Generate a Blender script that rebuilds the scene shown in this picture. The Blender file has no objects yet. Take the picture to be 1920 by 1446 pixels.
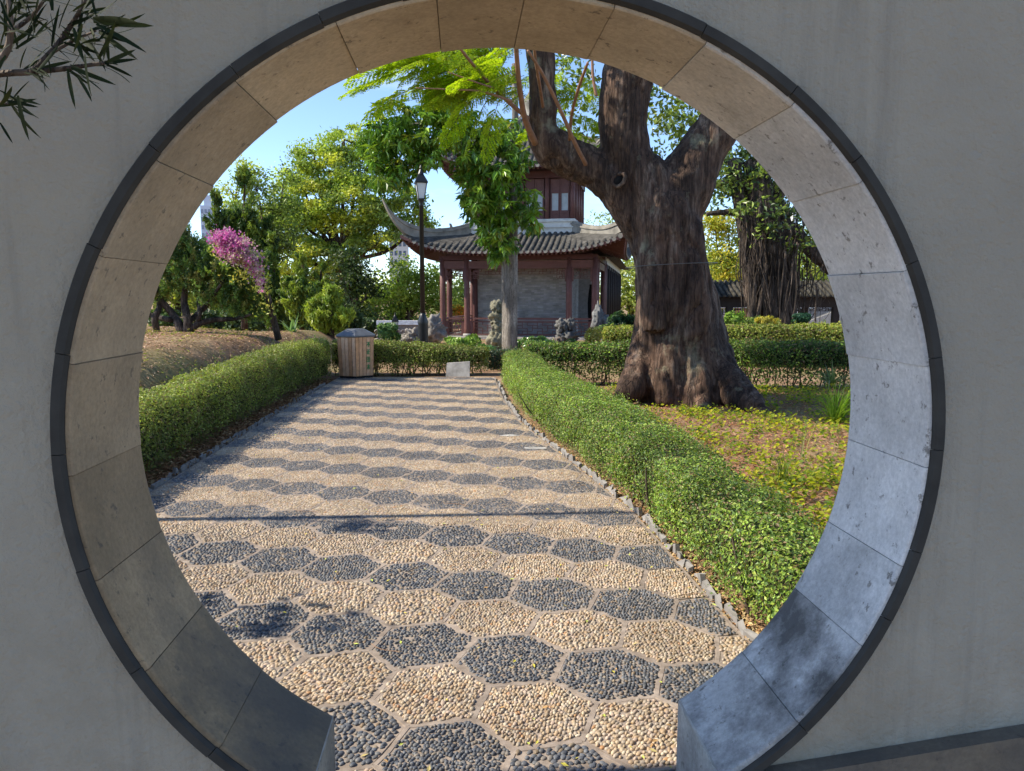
import bpy, bmesh, math, random
import numpy as np
from mathutils import Vector, Matrix, Quaternion, noise as mnoise

random.seed(7)
rng = np.random.default_rng(11)
PI = math.pi
scene = bpy.context.scene
COL = scene.collection

# ------------------------------------------------------------------ camera
EYE, PITCH, FPX = 1.58, 0.12, 1390.0
cam = bpy.data.cameras.new('camera')
cam.sensor_fit = 'HORIZONTAL'; cam.sensor_width = 36.0
cam.lens = FPX / 1920.0 * 36.0
cam.clip_start = 0.05; cam.clip_end = 3000
camo = bpy.data.objects.new('camera', cam); COL.objects.link(camo)
camo.location = (0, 0, EYE); camo.rotation_euler = (PI/2 - PITCH, 0, 0)
scene.camera = camo

# ------------------------------------------------------------------ sun and sky
SUN_EL, SUN_AZ = math.radians(42), math.radians(-93.2)      # azimuth clockwise from +Y
SDIR = Vector((math.sin(SUN_AZ)*math.cos(SUN_EL), math.cos(SUN_AZ)*math.cos(SUN_EL), math.sin(SUN_EL)))
sun = bpy.data.lights.new('sun', 'SUN'); sun.energy = 3.8; sun.angle = math.radians(0.53); sun.color = (1.0, 0.92, 0.77)
suno = bpy.data.objects.new('sun', sun); COL.objects.link(suno)
suno.rotation_euler = SDIR.to_track_quat('Z', 'Y').to_euler(); suno.location = (-30, -5, 40)
world = bpy.data.worlds.new('World'); scene.world = world; world.use_nodes = True
wn = world.node_tree; bg = wn.nodes['Background']
sky = wn.nodes.new('ShaderNodeTexSky'); sky.sky_type = 'NISHITA'; sky.sun_disc = False
sky.sun_elevation = SUN_EL; sky.sun_rotation = SUN_AZ; sky.altitude = 800; sky.air_density = 0.75; sky.dust_density = 0.15; sky.ozone_density = 2.4
wtc = wn.nodes.new('ShaderNodeTexCoord'); wmp = wn.nodes.new('ShaderNodeMapping'); wmp.inputs['Scale'].default_value = (1, 1, 3.2)
wno = wn.nodes.new('ShaderNodeTexNoise'); wno.inputs['Scale'].default_value = 3.1; wno.inputs['Detail'].default_value = 7; wno.inputs['Roughness'].default_value = .62
wrm = wn.nodes.new('ShaderNodeValToRGB'); wrm.color_ramp.elements[0].position = .56; wrm.color_ramp.elements[1].position = .82
wrm.color_ramp.elements[1].color = (.35, .35, .35, 1)
wmx = wn.nodes.new('ShaderNodeMix'); wmx.data_type = 'RGBA'; wmx.inputs[7].default_value = (5.2, 5.5, 6.0, 1)
wn.links.new(wtc.outputs['Generated'], wmp.inputs[0]); wn.links.new(wmp.outputs[0], wno.inputs[0]); wn.links.new(wno.outputs[0], wrm.inputs[0])
wn.links.new(wrm.outputs[0], wmx.inputs[0]); wn.links.new(sky.outputs[0], wmx.inputs[6]); wn.links.new(wmx.outputs[2], bg.inputs[0])
bg.inputs[1].default_value = 0.15
vs = scene.view_settings; vs.view_transform = 'Standard'; vs.look = 'None'; vs.gamma = 1; vs.exposure = 1.05; vs.use_curve_mapping = False
scene.cycles.use_denoising = True
scene.cycles.max_bounces = 6; scene.cycles.diffuse_bounces = 4; scene.cycles.glossy_bounces = 2; scene.cycles.transmission_bounces = 3
scene.cycles.use_adaptive_sampling = True; scene.cycles.adaptive_threshold = .02
try: scene.cycles.denoiser = 'OPENIMAGEDENOISE'
except Exception: pass

# ------------------------------------------------------------------ coordinates read from the place
def ray(px, py):
    zc = -(py - 723) / FPX; c, s = math.cos(PITCH), math.sin(PITCH)
    return (px - 960) / FPX, c + s*zc, -s + c*zc
def at(px, py, d):                       # the point seen at (px, py) that stands d metres away
    x, y, z = ray(px, py); k = d / y
    return Vector((x*k, d, EYE + z*k))
def mpp(d): return d / FPX
YAW, GR = 0.068, 1.08                    # the garden wall's own frame
WC, WS = math.cos(YAW), math.sin(YAW)
def W(xw, yw, z): return (WC*xw - WS*yw, WS*xw + WC*yw, z)
GX, GZ, GD1, GD2 = .1237*GR, EYE - .3516*GR, 1.6959*GR, 2.0781*GR

# ------------------------------------------------------------------ mesh builder
def nv(a): return a / np.maximum(np.linalg.norm(a, axis=-1, keepdims=True), 1e-9)
def rv(n): return nv(rng.normal(size=(n, 3)))
class MB:
    def __init__(s): s.V = []; s.T = []; s.Q = []; s.C = []; s.n = 0
    def add(s, v, tri=None, quad=None, col=(1, 1, 1)):
        v = np.asarray(v, float).reshape(-1, 3); n = len(v)
        if tri is not None and len(tri): s.T.append(np.asarray(tri, np.int64).reshape(-1, 3) + s.n)
        if quad is not None and len(quad): s.Q.append(np.asarray(quad, np.int64).reshape(-1, 4) + s.n)
        c = np.asarray(col, float)
        s.C.append(np.broadcast_to(c, (n, 3)) if c.ndim == 1 else c)
        s.V.append(v); s.n += n
        return s
    def box(s, x0, x1, y0, y1, z0, z1, col=(1, 1, 1)):
        v = [(x, y, z) for z in (z0, z1) for y in (y0, y1) for x in (x0, x1)]
        return s.add(v, quad=[(0, 2, 3, 1), (4, 5, 7, 6), (0, 1, 5, 4), (2, 6, 7, 3), (0, 4, 6, 2), (1, 3, 7, 5)], col=col)
    def bar(s, a, b, w, h=None, col=(1, 1, 1), up=(0, 0, 1)):
        a, b = np.array(a, float), np.array(b, float); h = h or w
        d = nv(b - a); u = np.array(up, float)
        if abs(d @ u) > .95: u = np.array((1., 0, 0))
        x = nv(np.cross(d, u)); z = np.cross(x, d)
        v = [p + x*i*w/2 + z*j*h/2 for p in (a, b) for j in (-1, 1) for i in (-1, 1)]
        return s.add(v, quad=[(0, 2, 3, 1), (4, 5, 7, 6), (0, 1, 5, 4), (2, 6, 7, 3), (0, 4, 6, 2), (1, 3, 7, 5)], col=col)
    def tube(s, pts, rad, sides=8, col=(1, 1, 1), cap=True, wob=0.0):
        P = np.array([tuple(p) for p in pts], float); n = len(P)
        R = np.broadcast_to(np.asarray(rad, float), (n,))
        T = nv(np.gradient(P, axis=0)); u = np.array((0., 0, 1))
        if abs(T[0] @ u) > .9: u = np.array((1., 0, 0))
        rings = []
        x = nv(np.cross(T[0], u))
        for i in range(n):
            x = nv(x - T[i]*(x @ T[i])); y = np.cross(T[i], x)
            a = np.arange(sides) / sides * 2*PI
            rr = R[i] * (1 + (rng.normal(size=sides)*wob if wob else 0))
            rings.append(P[i] + (np.cos(a)*rr)[:, None]*x + (np.sin(a)*rr)[:, None]*y)
        v = np.concatenate(rings); q = []
        k = np.arange(sides); k2 = (k + 1) % sides
        for i in range(n - 1): q.append(np.c_[i*sides + k, i*sides + k2, (i+1)*sides + k2, (i+1)*sides + k])
        t = []
        if cap:
            v = np.concatenate([v, P[:1] - T[:1]*R[0]*.3, P[-1:] + T[-1:]*R[-1]*.3]); m = n*sides
            t = np.concatenate([np.c_[k2, k, np.full(sides, m)], np.c_[(n-1)*sides + k, (n-1)*sides + k2, np.full(sides, m+1)]])
        return s.add(v, tri=t, quad=np.concatenate(q), col=col)
    def lathe(s, c, prof, sides=12, col=(1, 1, 1), rot=0.0):
        a = rot + np.arange(sides) / sides * 2*PI; v = []
        for r, z in prof: v.append(np.c_[c[0] + r*np.cos(a), c[1] + r*np.sin(a), np.full(sides, c[2] + z)])
        k = np.arange(sides); k2 = (k+1) % sides; n = len(prof)
        q = np.concatenate([np.c_[i*sides+k, i*sides+k2, (i+1)*sides+k2, (i+1)*sides+k] for i in range(n-1)])
        v = np.concatenate(v + [[[c[0], c[1], c[2]+prof[0][1]]], [[c[0], c[1], c[2]+prof[-1][1]]]]); m = n*sides
        t = np.concatenate([np.c_[k2, k, np.full(sides, m)], np.c_[(n-1)*sides+k, (n-1)*sides+k2, np.full(sides, m+1)]])
        return s.add(v, tri=t, quad=q, col=col)
    def leaves(s, pos, nrm, size, aspect=.5, fold=.12, col=(.1, .2, .03), axis=None, droop=0.0):
        n = len(pos); size = np.broadcast_to(np.asarray(size, float), (n,))[:, None]
        nrm = nv(nrm)
        ax = nv(np.cross(nrm, rv(n))) if axis is None else nv(axis - nrm*np.sum(axis*nrm, 1, keepdims=True))
        sd = np.cross(nrm, ax)
        b = pos - ax*size*.5; t = pos + ax*size*.5 - nrm*size*droop
        m = pos - ax*size*.06
        l = m + sd*size*aspect*.5 + nrm*size*fold; r = m - sd*size*aspect*.5 + nrm*size*fold
        v = np.stack([b, l, t, r], 1).reshape(-1, 3); i = np.arange(n)[:, None]*4
        tri = np.concatenate([i + [0, 2, 1], i + [0, 3, 2]], 1).reshape(-1, 3)
        c = np.asarray(col, float); c = np.repeat(c, 4, 0) if c.ndim == 2 else c
        return s.add(v, tri=tri, col=c)
    def arrays(s):
        V = np.concatenate(s.V); C = np.concatenate(s.C)
        T = np.concatenate(s.T) if s.T else np.zeros((0, 3), int); Q = np.concatenate(s.Q) if s.Q else np.zeros((0, 4), int)
        return V, T, Q, C
    def mesh(s, name, smooth=False, offset=None):
        V, T, Q, C = s.arrays()
        if offset is not None: V = V - np.array(offset)
        me = bpy.data.meshes.new(name)
        me.vertices.add(len(V)); me.vertices.foreach_set('co', V.astype(np.float32).ravel())
        nl = len(T)*3 + len(Q)*4; me.loops.add(nl); me.polygons.add(len(T) + len(Q))
        me.loops.foreach_set('vertex_index', np.concatenate([T.ravel(), Q.ravel()]).astype(np.int32))
        st = np.concatenate([np.arange(len(T))*3, len(T)*3 + np.arange(len(Q))*4]).astype(np.int32)
        me.polygons.foreach_set('loop_start', st)
        me.polygons.foreach_set('use_smooth', np.full(len(st), bool(smooth)))
        at_ = me.color_attributes.new('Col', 'FLOAT_COLOR', 'POINT')
        at_.data.foreach_set('color', np.c_[C, np.ones(len(C))].astype(np.float32).ravel())
        me.update(calc_edges=True); me.validate()
        return me

BASE = {}            # translation of empties whose children are built in world coordinates
def link(name, me, parent=None, mat=None):
    o = bpy.data.objects.new(name, me); COL.objects.link(o)
    if mat is not None and me is not None and not me.materials: me.materials.append(mat)
    if parent is not None:
        o.parent = parent
        if parent.name in BASE: o.matrix_parent_inverse = Matrix.Translation(-BASE[parent.name])
    return o
def part(name, mb, mat, parent, smooth=False, kind=None, label=None):
    o = link(name, mb.mesh(name, smooth), parent, mat)
    if kind: o['kind'] = kind
    if label: o['label'] = label
    return o
def tag(o, label, cat, group=None, kind=None):
    o['label'] = label; o['category'] = cat
    if group: o['group'] = group
    if kind: o['kind'] = kind
    return o
def thing(name, loc, label, cat, group=None, rotz=None):
    o = bpy.data.objects.new(name, None); COL.objects.link(o); o.location = loc; o.empty_display_size = .2
    if rotz is None: BASE[o.name] = Vector(loc)
    else: o.rotation_euler = (0, 0, rotz)
    return tag(o, label, cat, group)
def solo(name, mb, mat, label, cat, group=None, smooth=False, kind=None):
    V = np.concatenate(mb.V); org = (float(V[:, 0].mean()), float(V[:, 1].mean()), float(V[:, 2].min()))
    o = link(name, mb.mesh(name, smooth, org), None, mat); o.location = org
    return tag(o, label, cat, group, kind)
def struct(name, mb, mat, smooth=False, kind='structure'):
    o = link(name, mb.mesh(name, smooth), None, mat); o['kind'] = kind
    return o

# ------------------------------------------------------------------ materials
def mat(name, rough=.7, spec=.3):
    m = bpy.data.materials.new(name); m.use_nodes = True
    nt = m.node_tree; p = nt.nodes['Principled BSDF']; p.inputs['Roughness'].default_value = rough
    p.inputs['Specular IOR Level'].default_value = spec
    return m, nt, p
def N(nt, t, **kw):
    n = nt.nodes.new('ShaderNode' + t)
    for k, v in kw.items():
        if isinstance(k, str) and k in n.inputs: n.inputs[k].default_value = v
        else: setattr(n, k, v)
    return n
def noise(nt, scale, detail=6, rough=.6, vec=None, coord='Object', stretch=None):
    n = N(nt, 'TexNoise', Scale=scale, Detail=detail, Roughness=rough)
    if vec is None:
        tc = N(nt, 'TexCoord'); vec = tc.outputs[coord]
    if stretch:
        mp = N(nt, 'Mapping'); mp.inputs['Scale'].default_value = stretch; nt.links.new(vec, mp.inputs[0]); vec = mp.outputs[0]
    nt.links.new(vec, n.inputs['Vector'])
    return n.outputs['Fac']
def ramp(nt, src, stops):
    r = N(nt, 'ValToRGB'); e = r.color_ramp.elements
    while len(e) < len(stops): e.new(.5)
    for el, (p, c) in zip(e, stops): el.position = p; el.color = (*c, 1) if len(c) == 3 else c
    nt.links.new(src, r.inputs[0]); return r.outputs[0]
def mix(nt, fac, a, b, mode='MIX'):
    m = N(nt, 'Mix', data_type='RGBA', blend_type=mode)
    for s, i in ((fac, 0), (a, 6), (b, 7)):
        if hasattr(s, 'is_linked'): nt.links.new(s, m.inputs[i])
        else: m.inputs[i].default_value = s if i == 0 else (*s, 1)
    return m.outputs[2]
def attr(nt): return N(nt, 'Attribute', attribute_name='Col').outputs['Color']
def bump(nt, p, h, strength=.3, dist=.01):
    b = N(nt, 'Bump', Strength=strength, Distance=dist); nt.links.new(h, b.inputs['Height']); nt.links.new(b.outputs[0], p.inputs['Normal'])
def gray(v): return (v, v, v)

def m_leaf(name, rough=.45, spec=.35, trans=.35, tint=(1.15, 1.25, .6)):
    m, nt, p = mat(name, rough, spec); c = attr(nt); nt.links.new(c, p.inputs['Base Color'])
    t = N(nt, 'BsdfTranslucent'); nt.links.new(mix(nt, 1.0, c, tint, 'MULTIPLY'), t.inputs[0])
    ms = N(nt, 'MixShader'); ms.inputs[0].default_value = trans
    nt.links.new(p.outputs[0], ms.inputs[1]); nt.links.new(t.outputs[0], ms.inputs[2])
    nt.links.new(ms.outputs[0], nt.nodes['Material Output'].inputs[0])
    return m
DULL = m_leaf('dull_leaf', .7, .1, .1); LEAF = m_leaf('leaf'); GLOSSY = m_leaf('glossy_leaf', .3, .5, .22, (1.1, 1.2, .7)); THIN = m_leaf('thin_leaf', .55, .25, .55, (1.2, 1.25, .5)); PETAL = m_leaf('petal', .6, .2, .5, (1.1, .9, 1.0))

def m_attr(name, rough=.75, spec=.25, nz=None, amt=.35, bumps=0):
    m, nt, p = mat(name, rough, spec); c = attr(nt)
    if nz:
        f = noise(nt, nz); c = mix(nt, 1.0, c, ramp(nt, f, [(.25, gray(1-amt)), (.75, gray(1+amt))]), 'MULTIPLY')
        if bumps: bump(nt, p, f, bumps, .01)
    nt.links.new(c, p.inputs['Base Color']); return m
MATTE = m_attr('matte', .8, .2, 9, .25)
ROCK = m_attr('garden_rock', .85, .2, 5, .55, .8)
PEBBLE = m_attr('pebble', .5, .35, 2.3, .30)
TWIG = m_attr('twig_bark', .9, .15, 12, .4, .4)

def m_bark(name, c0, c1, c2, sc=3.0, b=.9, moss=None):
    m, nt, p = mat(name, .82, .25)
    f1 = noise(nt, sc, 9, .68, stretch=(2.2, 2.2, .42)); f2 = noise(nt, sc*.55, 5, .6, stretch=(1, 1, .7)); f3 = noise(nt, sc*7, 6, .7, stretch=(1, 1, .6))
    c = ramp(nt, f1, [(.30, c0), (.52, c1), (.72, c2)])
    c = mix(nt, ramp(nt, f2, [(.42, gray(0)), (.62, gray(.75))]), c, c0)
    c = mix(nt, 1.0, c, ramp(nt, f3, [(.3, gray(.6)), (.7, gray(1.35))]), 'MULTIPLY')
    f5 = noise(nt, sc*1.6, 4, .55, stretch=(3.2, 3.2, .22)); cr_ = ramp(nt, f5, [(.44, gray(1)), (.495, gray(.55)), (.505, gray(.55)), (.56, gray(1))]); c = mix(nt, 1.0, c, cr_, 'MULTIPLY')
    if moss:
        f4 = noise(nt, 1.3, 5, .7); c = mix(nt, ramp(nt, f4, [(.60, gray(0)), (.70, gray(.7))]), c, moss)
    nt.links.new(c, p.inputs['Base Color'])
    h = mix(nt, .5, mix(nt, .45, f1, f3), cr_); bump(nt, p, h, b, .04); return m
BARK = m_bark('old_bark', (.038, .023, .016), (.125, .072, .047), (.36, .26, .185), 2.6, 1.0, (.27, .25, .16))
BARK2 = m_bark('pale_bark', (.14, .12, .10), (.27, .235, .20), (.44, .40, .35), 4, .5)
BARK3 = m_bark('banyan_bark', (.03, .023, .018), (.10, .073, .056), (.30, .23, .18), 5, .8)

def m_plaster():
    m, nt, p = mat('plaster', .9, .15)
    f1 = noise(nt, .9, 6, .6); f2 = noise(nt, 60, 4, .6); f3 = noise(nt, 2.2, 8, .65, stretch=(1, 1, .45)); f5 = noise(nt, 9, 5, .7)
    c = ramp(nt, f1, [(.3, (.315, .28, .222)), (.7, (.405, .365, .292))])
    c = mix(nt, ramp(nt, f3, [(.60, gray(0)), (.80, gray(.55))]), c, (.30, .29, .26))
    c = mix(nt, ramp(nt, f5, [(.72, gray(0)), (.76, gray(.6))]), c, (.22, .20, .17))
    f6 = noise(nt, 1.4, 7, .72, stretch=(5.0, 5.0, .28)); c = mix(nt, ramp(nt, f6, [(.52, gray(0)), (.70, gray(.42))]), c, (.19, .175, .15))
    vc = N(nt, 'TexVoronoi', feature='DISTANCE_TO_EDGE', Scale=1.15); wv = noise(nt, 2.5, 5, .6); tc_ = N(nt, 'TexCoord'); dm = mix(nt, .22, tc_.outputs['Object'], wv); nt.links.new(dm, vc.inputs['Vector'])
    ck = mix(nt, 1.0, ramp(nt, vc.outputs['Distance'], [(.0, gray(1)), (.006, gray(0))]), ramp(nt, noise(nt, .9, 3, .5), [(.52, gray(0)), (.60, gray(.55))]), 'MULTIPLY'); c = mix(nt, ck, c, (.10, .09, .08))
    g = N(nt, 'NewGeometry'); sx = N(nt, 'SeparateXYZ'); nt.links.new(g.outputs['Position'], sx.inputs[0])
    mr = N(nt, 'MapRange'); mr.inputs[1].default_value = .25; mr.inputs[2].default_value = .95; mr.inputs[3].default_value = 1; mr.inputs[4].default_value = 0
    nt.links.new(sx.outputs[2], mr.inputs[0])
    damp = mix(nt, 1.0, ramp(nt, noise(nt, 3.2, 7, .7), [(.42, gray(0)), (.7, gray(.8))]), mr.outputs[0], 'MULTIPLY')
    c = mix(nt, damp, c, (.24, .20, .14))
    nt.links.new(c, p.inputs['Base Color'])
    f4 = noise(nt, 24, 5, .65); bump(nt, p, mix(nt, .35, f4, f2), .75, .025); return m
PLASTER = m_plaster()
def m_stone(name, pits=True):
    m, nt, p = mat(name, .8, .25); oi = N(nt, 'ObjectInfo')
    f1 = noise(nt, 3.5, 7, .65); f2 = noise(nt, 26, 6, .7)
    c = mix(nt, 1.0, oi.outputs['Color'], ramp(nt, f1, [(.3, gray(.78)), (.7, gray(1.18))]), 'MULTIPLY')
    c = mix(nt, ramp(nt, f2, [(.60, gray(0)), (.66, gray(.7))]), c, (.09, .075, .06))
    f7 = noise(nt, 70, 4, .7); c = mix(nt, 1.0, c, ramp(nt, f7, [(.3, gray(.82)), (.7, gray(1.16))]), 'MULTIPLY')
    sx = N(nt, 'SeparateColor'); nt.links.new(oi.outputs['Color'], sx.inputs[0])
    # stained stones: alpha of the object colour says how much grime the stone carries
    f3 = noise(nt, 2.6, 8, .7)
    st = mix(nt, 1.0, ramp(nt, f3, [(.40, gray(0)), (.48, gray(.5)), (.60, gray(1))]), oi.outputs['Alpha'], 'MULTIPLY')
    c = mix(nt, st, c, (.075, .07, .065))
    nt.links.new(c, p.inputs['Base Color']); bump(nt, p, mix(nt, .6, f1, f2), .8, .012); return m
STONE = m_stone('gate_stone')
def m_simple(name, col, rough=.6, spec=.35, nz=18, amt=.2, b=.15, stretch=None, metal=0):
    m, nt, p = mat(name, rough, spec); f = noise(nt, nz, 6, .6, stretch=stretch)
    nt.links.new(mix(nt, 1.0, col, ramp(nt, f, [(.25, gray(1-amt)), (.75, gray(1+amt))]), 'MULTIPLY'), p.inputs['Base Color'])
    p.inputs['Metallic'].default_value = metal
    if b: bump(nt, p, f, b, .01)
    return m
TRIM = m_simple('dark_trim', (.038, .036, .032), .75, .3, 9, .4, .3)
REDW = m_simple('oxblood_paint', (.135, .058, .050), .55, .35, 7, .25, .1)
SHADEW = m_simple('shaded_beam', (.028, .020, .017), .7, .25, 7, .3, .1)  # near-black colour stands in for the shade on the walkway timber
REDD = m_simple('dark_oxblood', (.085, .03, .026), .6, .3, 7, .25, .1)
BLACKM = m_simple('black_iron', (.012, .013, .015), .4, .5, 20, .2, .05)
FROST = m_simple('frosted_glass', (.72, .74, .76), .35, .5, 20, .05, 0)
PANE = m_simple('paper_pane', (.42, .46, .47), .4, .4, 6, .15, 0)
TILE = m_simple('roof_tile', (.085, .079, .07), .85, .2, 4.5, .75, .5)
SHADETILE = m_simple('shaded_tile', (.055, .05, .04), .9, .15, 5, .8, .5)  # roof tile with tree shade put into its darker colour
RIDGE = m_simple('ridge_plaster', (.25, .23, .195), .9, .15, 3, .45, .3)
CREAM = m_simple('pale_ridge', (.62, .60, .55), .85, .2, 4, .25, .2)
WOODM = m_attr('slat_wood', .7, .25, 14, .22, .2)
LID = m_simple('lid_metal', (.09, .095, .105), .45, .5, 8, .35, .15)
GREENP = m_simple('green_print', (.05, .22, .07), .6, .3, 20, .2, 0)
SLATE = m_simple('edging_slate', (.26, .24, .22), .85, .2, 10, .35, .4)
WIRE = m_simple('wire', (.12, .11, .10), .5, .4, 20, .1, 0)
CONC = m_simple('concrete', (.36, .34, .31), .9, .2, 6, .5, .6)
def m_mortar():
    m, nt, p = mat('mortar', .9, .2); f = noise(nt, 16, 7, .7); f2 = noise(nt, 2.0, 5, .6)
    c = ramp(nt, f, [(.3, (.20, .155, .12)), (.7, (.38, .31, .25))])
    nt.links.new(mix(nt, 1.0, c, ramp(nt, f2, [(.3, gray(.8)), (.7, gray(1.15))]), 'MULTIPLY'), p.inputs['Base Color']); bump(nt, p, f, .5, .006); return m
MORTAR = m_mortar()
def m_ground():
    m, nt, p = mat('garden_soil', .95, .1)
    g = N(nt, 'NewGeometry'); f = noise(nt, 1.1, 8, .65, vec=g.outputs['Position']); f2 = noise(nt, 22, 8, .75, vec=g.outputs['Position']); f3 = noise(nt, .35, 4, .5, vec=g.outputs['Position'])
    c = ramp(nt, f, [(.32, (.17, .10, .06)), (.5, (.32, .20, .12)), (.7, (.42, .30, .18))])
    c = mix(nt, ramp(nt, f3, [(.5, gray(0)), (.62, gray(.6))]), c, (.20, .20, .07))
    c = mix(nt, 1.0, c, ramp(nt, f2, [(.3, gray(.5)), (.7, gray(1.4))]), 'MULTIPLY')
    nt.links.new(c, p.inputs['Base Color']); bump(nt, p, f2, .9, .03); return m
SOIL = m_ground()
def m_brick():
    m, nt, p = mat('grey_brick', .85, .2); c = attr(nt); f = noise(nt, 3, 6, .6)
    nt.links.new(mix(nt, 1.0, c, ramp(nt, f, [(.3, gray(.75)), (.7, gray(1.2))]), 'MULTIPLY'), p.inputs['Base Color']); return m
BRICK = m_brick()

# ------------------------------------------------------------------ ground and path
LEFT = [(-2.6, -3), (-2.72, 2), (-2.95, 6), (-3.15, 9.5), (-3.35, 13.4), (-3.4, 14.5)]
RIGHT = [(1.5, -3), (1.27, 2.3), (1.08, 3.33), (.9, 5.3), (.5, 7.3), (.1, 9.3), (-.12, 11.2), (-.3, 13.8), (-.32, 14.5)]
YEND = 14.45
def xl(y): return np.interp(y, [p[1] for p in LEFT], [p[0] for p in LEFT])
def xr(y): return np.interp(y, [p[1] for p in RIGHT], [p[0] for p in RIGHT])
def sstep(a, b, x): t = np.clip((x - a) / (b - a), 0, 1); return t*t*(3 - 2*t)
def gz(x, y):
    x = np.asarray(x, float); y = np.asarray(y, float)
    z = np.full(np.broadcast(x, y).shape, -.03)
    mound = sstep(3.8, 5.2, -x) * sstep(1.5, 6, y) * (1 - sstep(17, 26, y)) * (1 - sstep(11, 18, -x))
    z = z + mound*(.84 + .06*np.sin(x*1.3 + y*.7))
    bed = sstep(.25, .9, x - xr(y)) * (1 - sstep(11.5, 14, y)) * sstep(2.5, 3.2, y)
    z = z + bed*(.06 + .03*np.sin(x*2.1)*np.cos(y*1.7))
    low = sstep(4, 12, x) * sstep(22, 30, y)
    z = z - low*1.0
    return z
g = MB()
xs = np.concatenate([[-900, -300, -100, -40, -25], np.linspace(-16, 16, 129), [25, 40, 100, 300, 900]])
ys = np.concatenate([[-60, -20, -8, -3], np.linspace(0, 34, 120), [45, 70, 120, 300, 900, 2400]])
X, Y = np.meshgrid(xs, ys); Z = gz(X, Y)
i = np.arange(len(xs)-1); j = np.arange(len(ys)-1); II, JJ = np.meshgrid(i, j); b = (JJ*len(xs) + II).ravel()
g.add(np.c_[X.ravel(), Y.ravel(), Z.ravel()], quad=np.c_[b, b+1, b+1+len(xs), b+len(xs)])
ground = struct('ground', g, SOIL, True)

pb = MB(); yy = np.concatenate([np.linspace(-3, YEND, 60)]); n = len(yy)
v = np.concatenate([np.c_[xl(yy), yy, np.zeros(n)], np.c_[xr(yy), yy, np.zeros(n)], np.c_[xl(yy), yy, np.full(n, -.12)], np.c_[xr(yy), yy, np.full(n, -.12)]])
k = np.arange(n-1)
pb.add(v, quad=np.concatenate([np.c_[k, n+k, n+k+1, k+1], np.c_[n+k, 3*n+k, 3*n+k+1, n+k+1], np.c_[k, k+1, 2*n+k+1, 2*n+k]]))
pb.add([v[n-1], v[2*n-1], v[4*n-1], v[3*n-1]], quad=[(0, 3, 2, 1)])
path = struct('path', pb, MORTAR)

# hexagon panels
HS, HT, HO = .15562*EYE, -.30884, np.array((-.2015, 1.7664))*EYE
HRm = np.array([[math.cos(HT), -math.sin(HT)], [math.sin(HT), math.cos(HT)]])
R3 = 3**.5
VOFF = [(-R3/2, .5), (0, 1), (R3/2, .5), (R3/2, -.5), (0, -1), (-R3/2, -.5)]
def inside(p, m=0.0): return (p[..., 0] > xl(p[..., 1]) + m) & (p[..., 0] < xr(p[..., 1]) - m) & (p[..., 1] < YEND - m) & (p[..., 1] > .4)
vcache = {}
def hv(i, j, kk):
    q = np.array((R3*(i + j/2) + VOFF[kk][0], 1.5*j + VOFF[kk][1])); key = (round(q[0]*20), round(q[1]*20))
    if key not in vcache: vcache[key] = HRm @ (q*HS) + HO + rng.normal(size=2)*.008
    return key
hexes = []
for j in range(-6, 40):
    for i in range(-40, 30):
        c = HRm @ (np.array((R3*(i + j/2), 1.5*j))*HS) + HO
        if 1.75 < c[1] < YEND + .2 and c[0] > xl(c[1]) - .2 and c[0] < xr(c[1]) + .2:
            hexes.append((i, j, c, [hv(i, j, kk) for kk in range(6)]))
def clip_poly(P):
    # keep what lies on the path (left, right, far edges)
    def clip(P, f):
        out = []
        for a, b2 in zip(P, P[1:] + P[:1]):
            fa, fb = f(a), f(b2)
            if fa >= 0: out.append(a)
            if fa*fb < 0: out.append(a + (b2 - a)*fa/(fa - fb))
        return out
    P = clip(list(P), lambda p: p[0] - xl(p[1]) - .02)
    if len(P) > 2: P = clip(P, lambda p: xr(p[1]) - .02 - p[0])
    if len(P) > 2: P = clip(P, lambda p: YEND - .02 - p[1])
    return P
edges = set(); cand = []
LIGHT = .78*np.array([.97, 1.0, 1.02])*np.array([(.50, .36, .225), (.56, .42, .27), (.44, .31, .19), (.55, .40, .29), (.47, .37, .27), (.50, .34, .20), (.60, .48, .34)])
DARK = 1.6*np.array([(.048, .05, .055), (.065, .066, .07), (.09, .088, .085), (.058, .057, .057), (.13, .112, .092), (.043, .046, .052), (.08, .082, .086)])
panels = []
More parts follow.
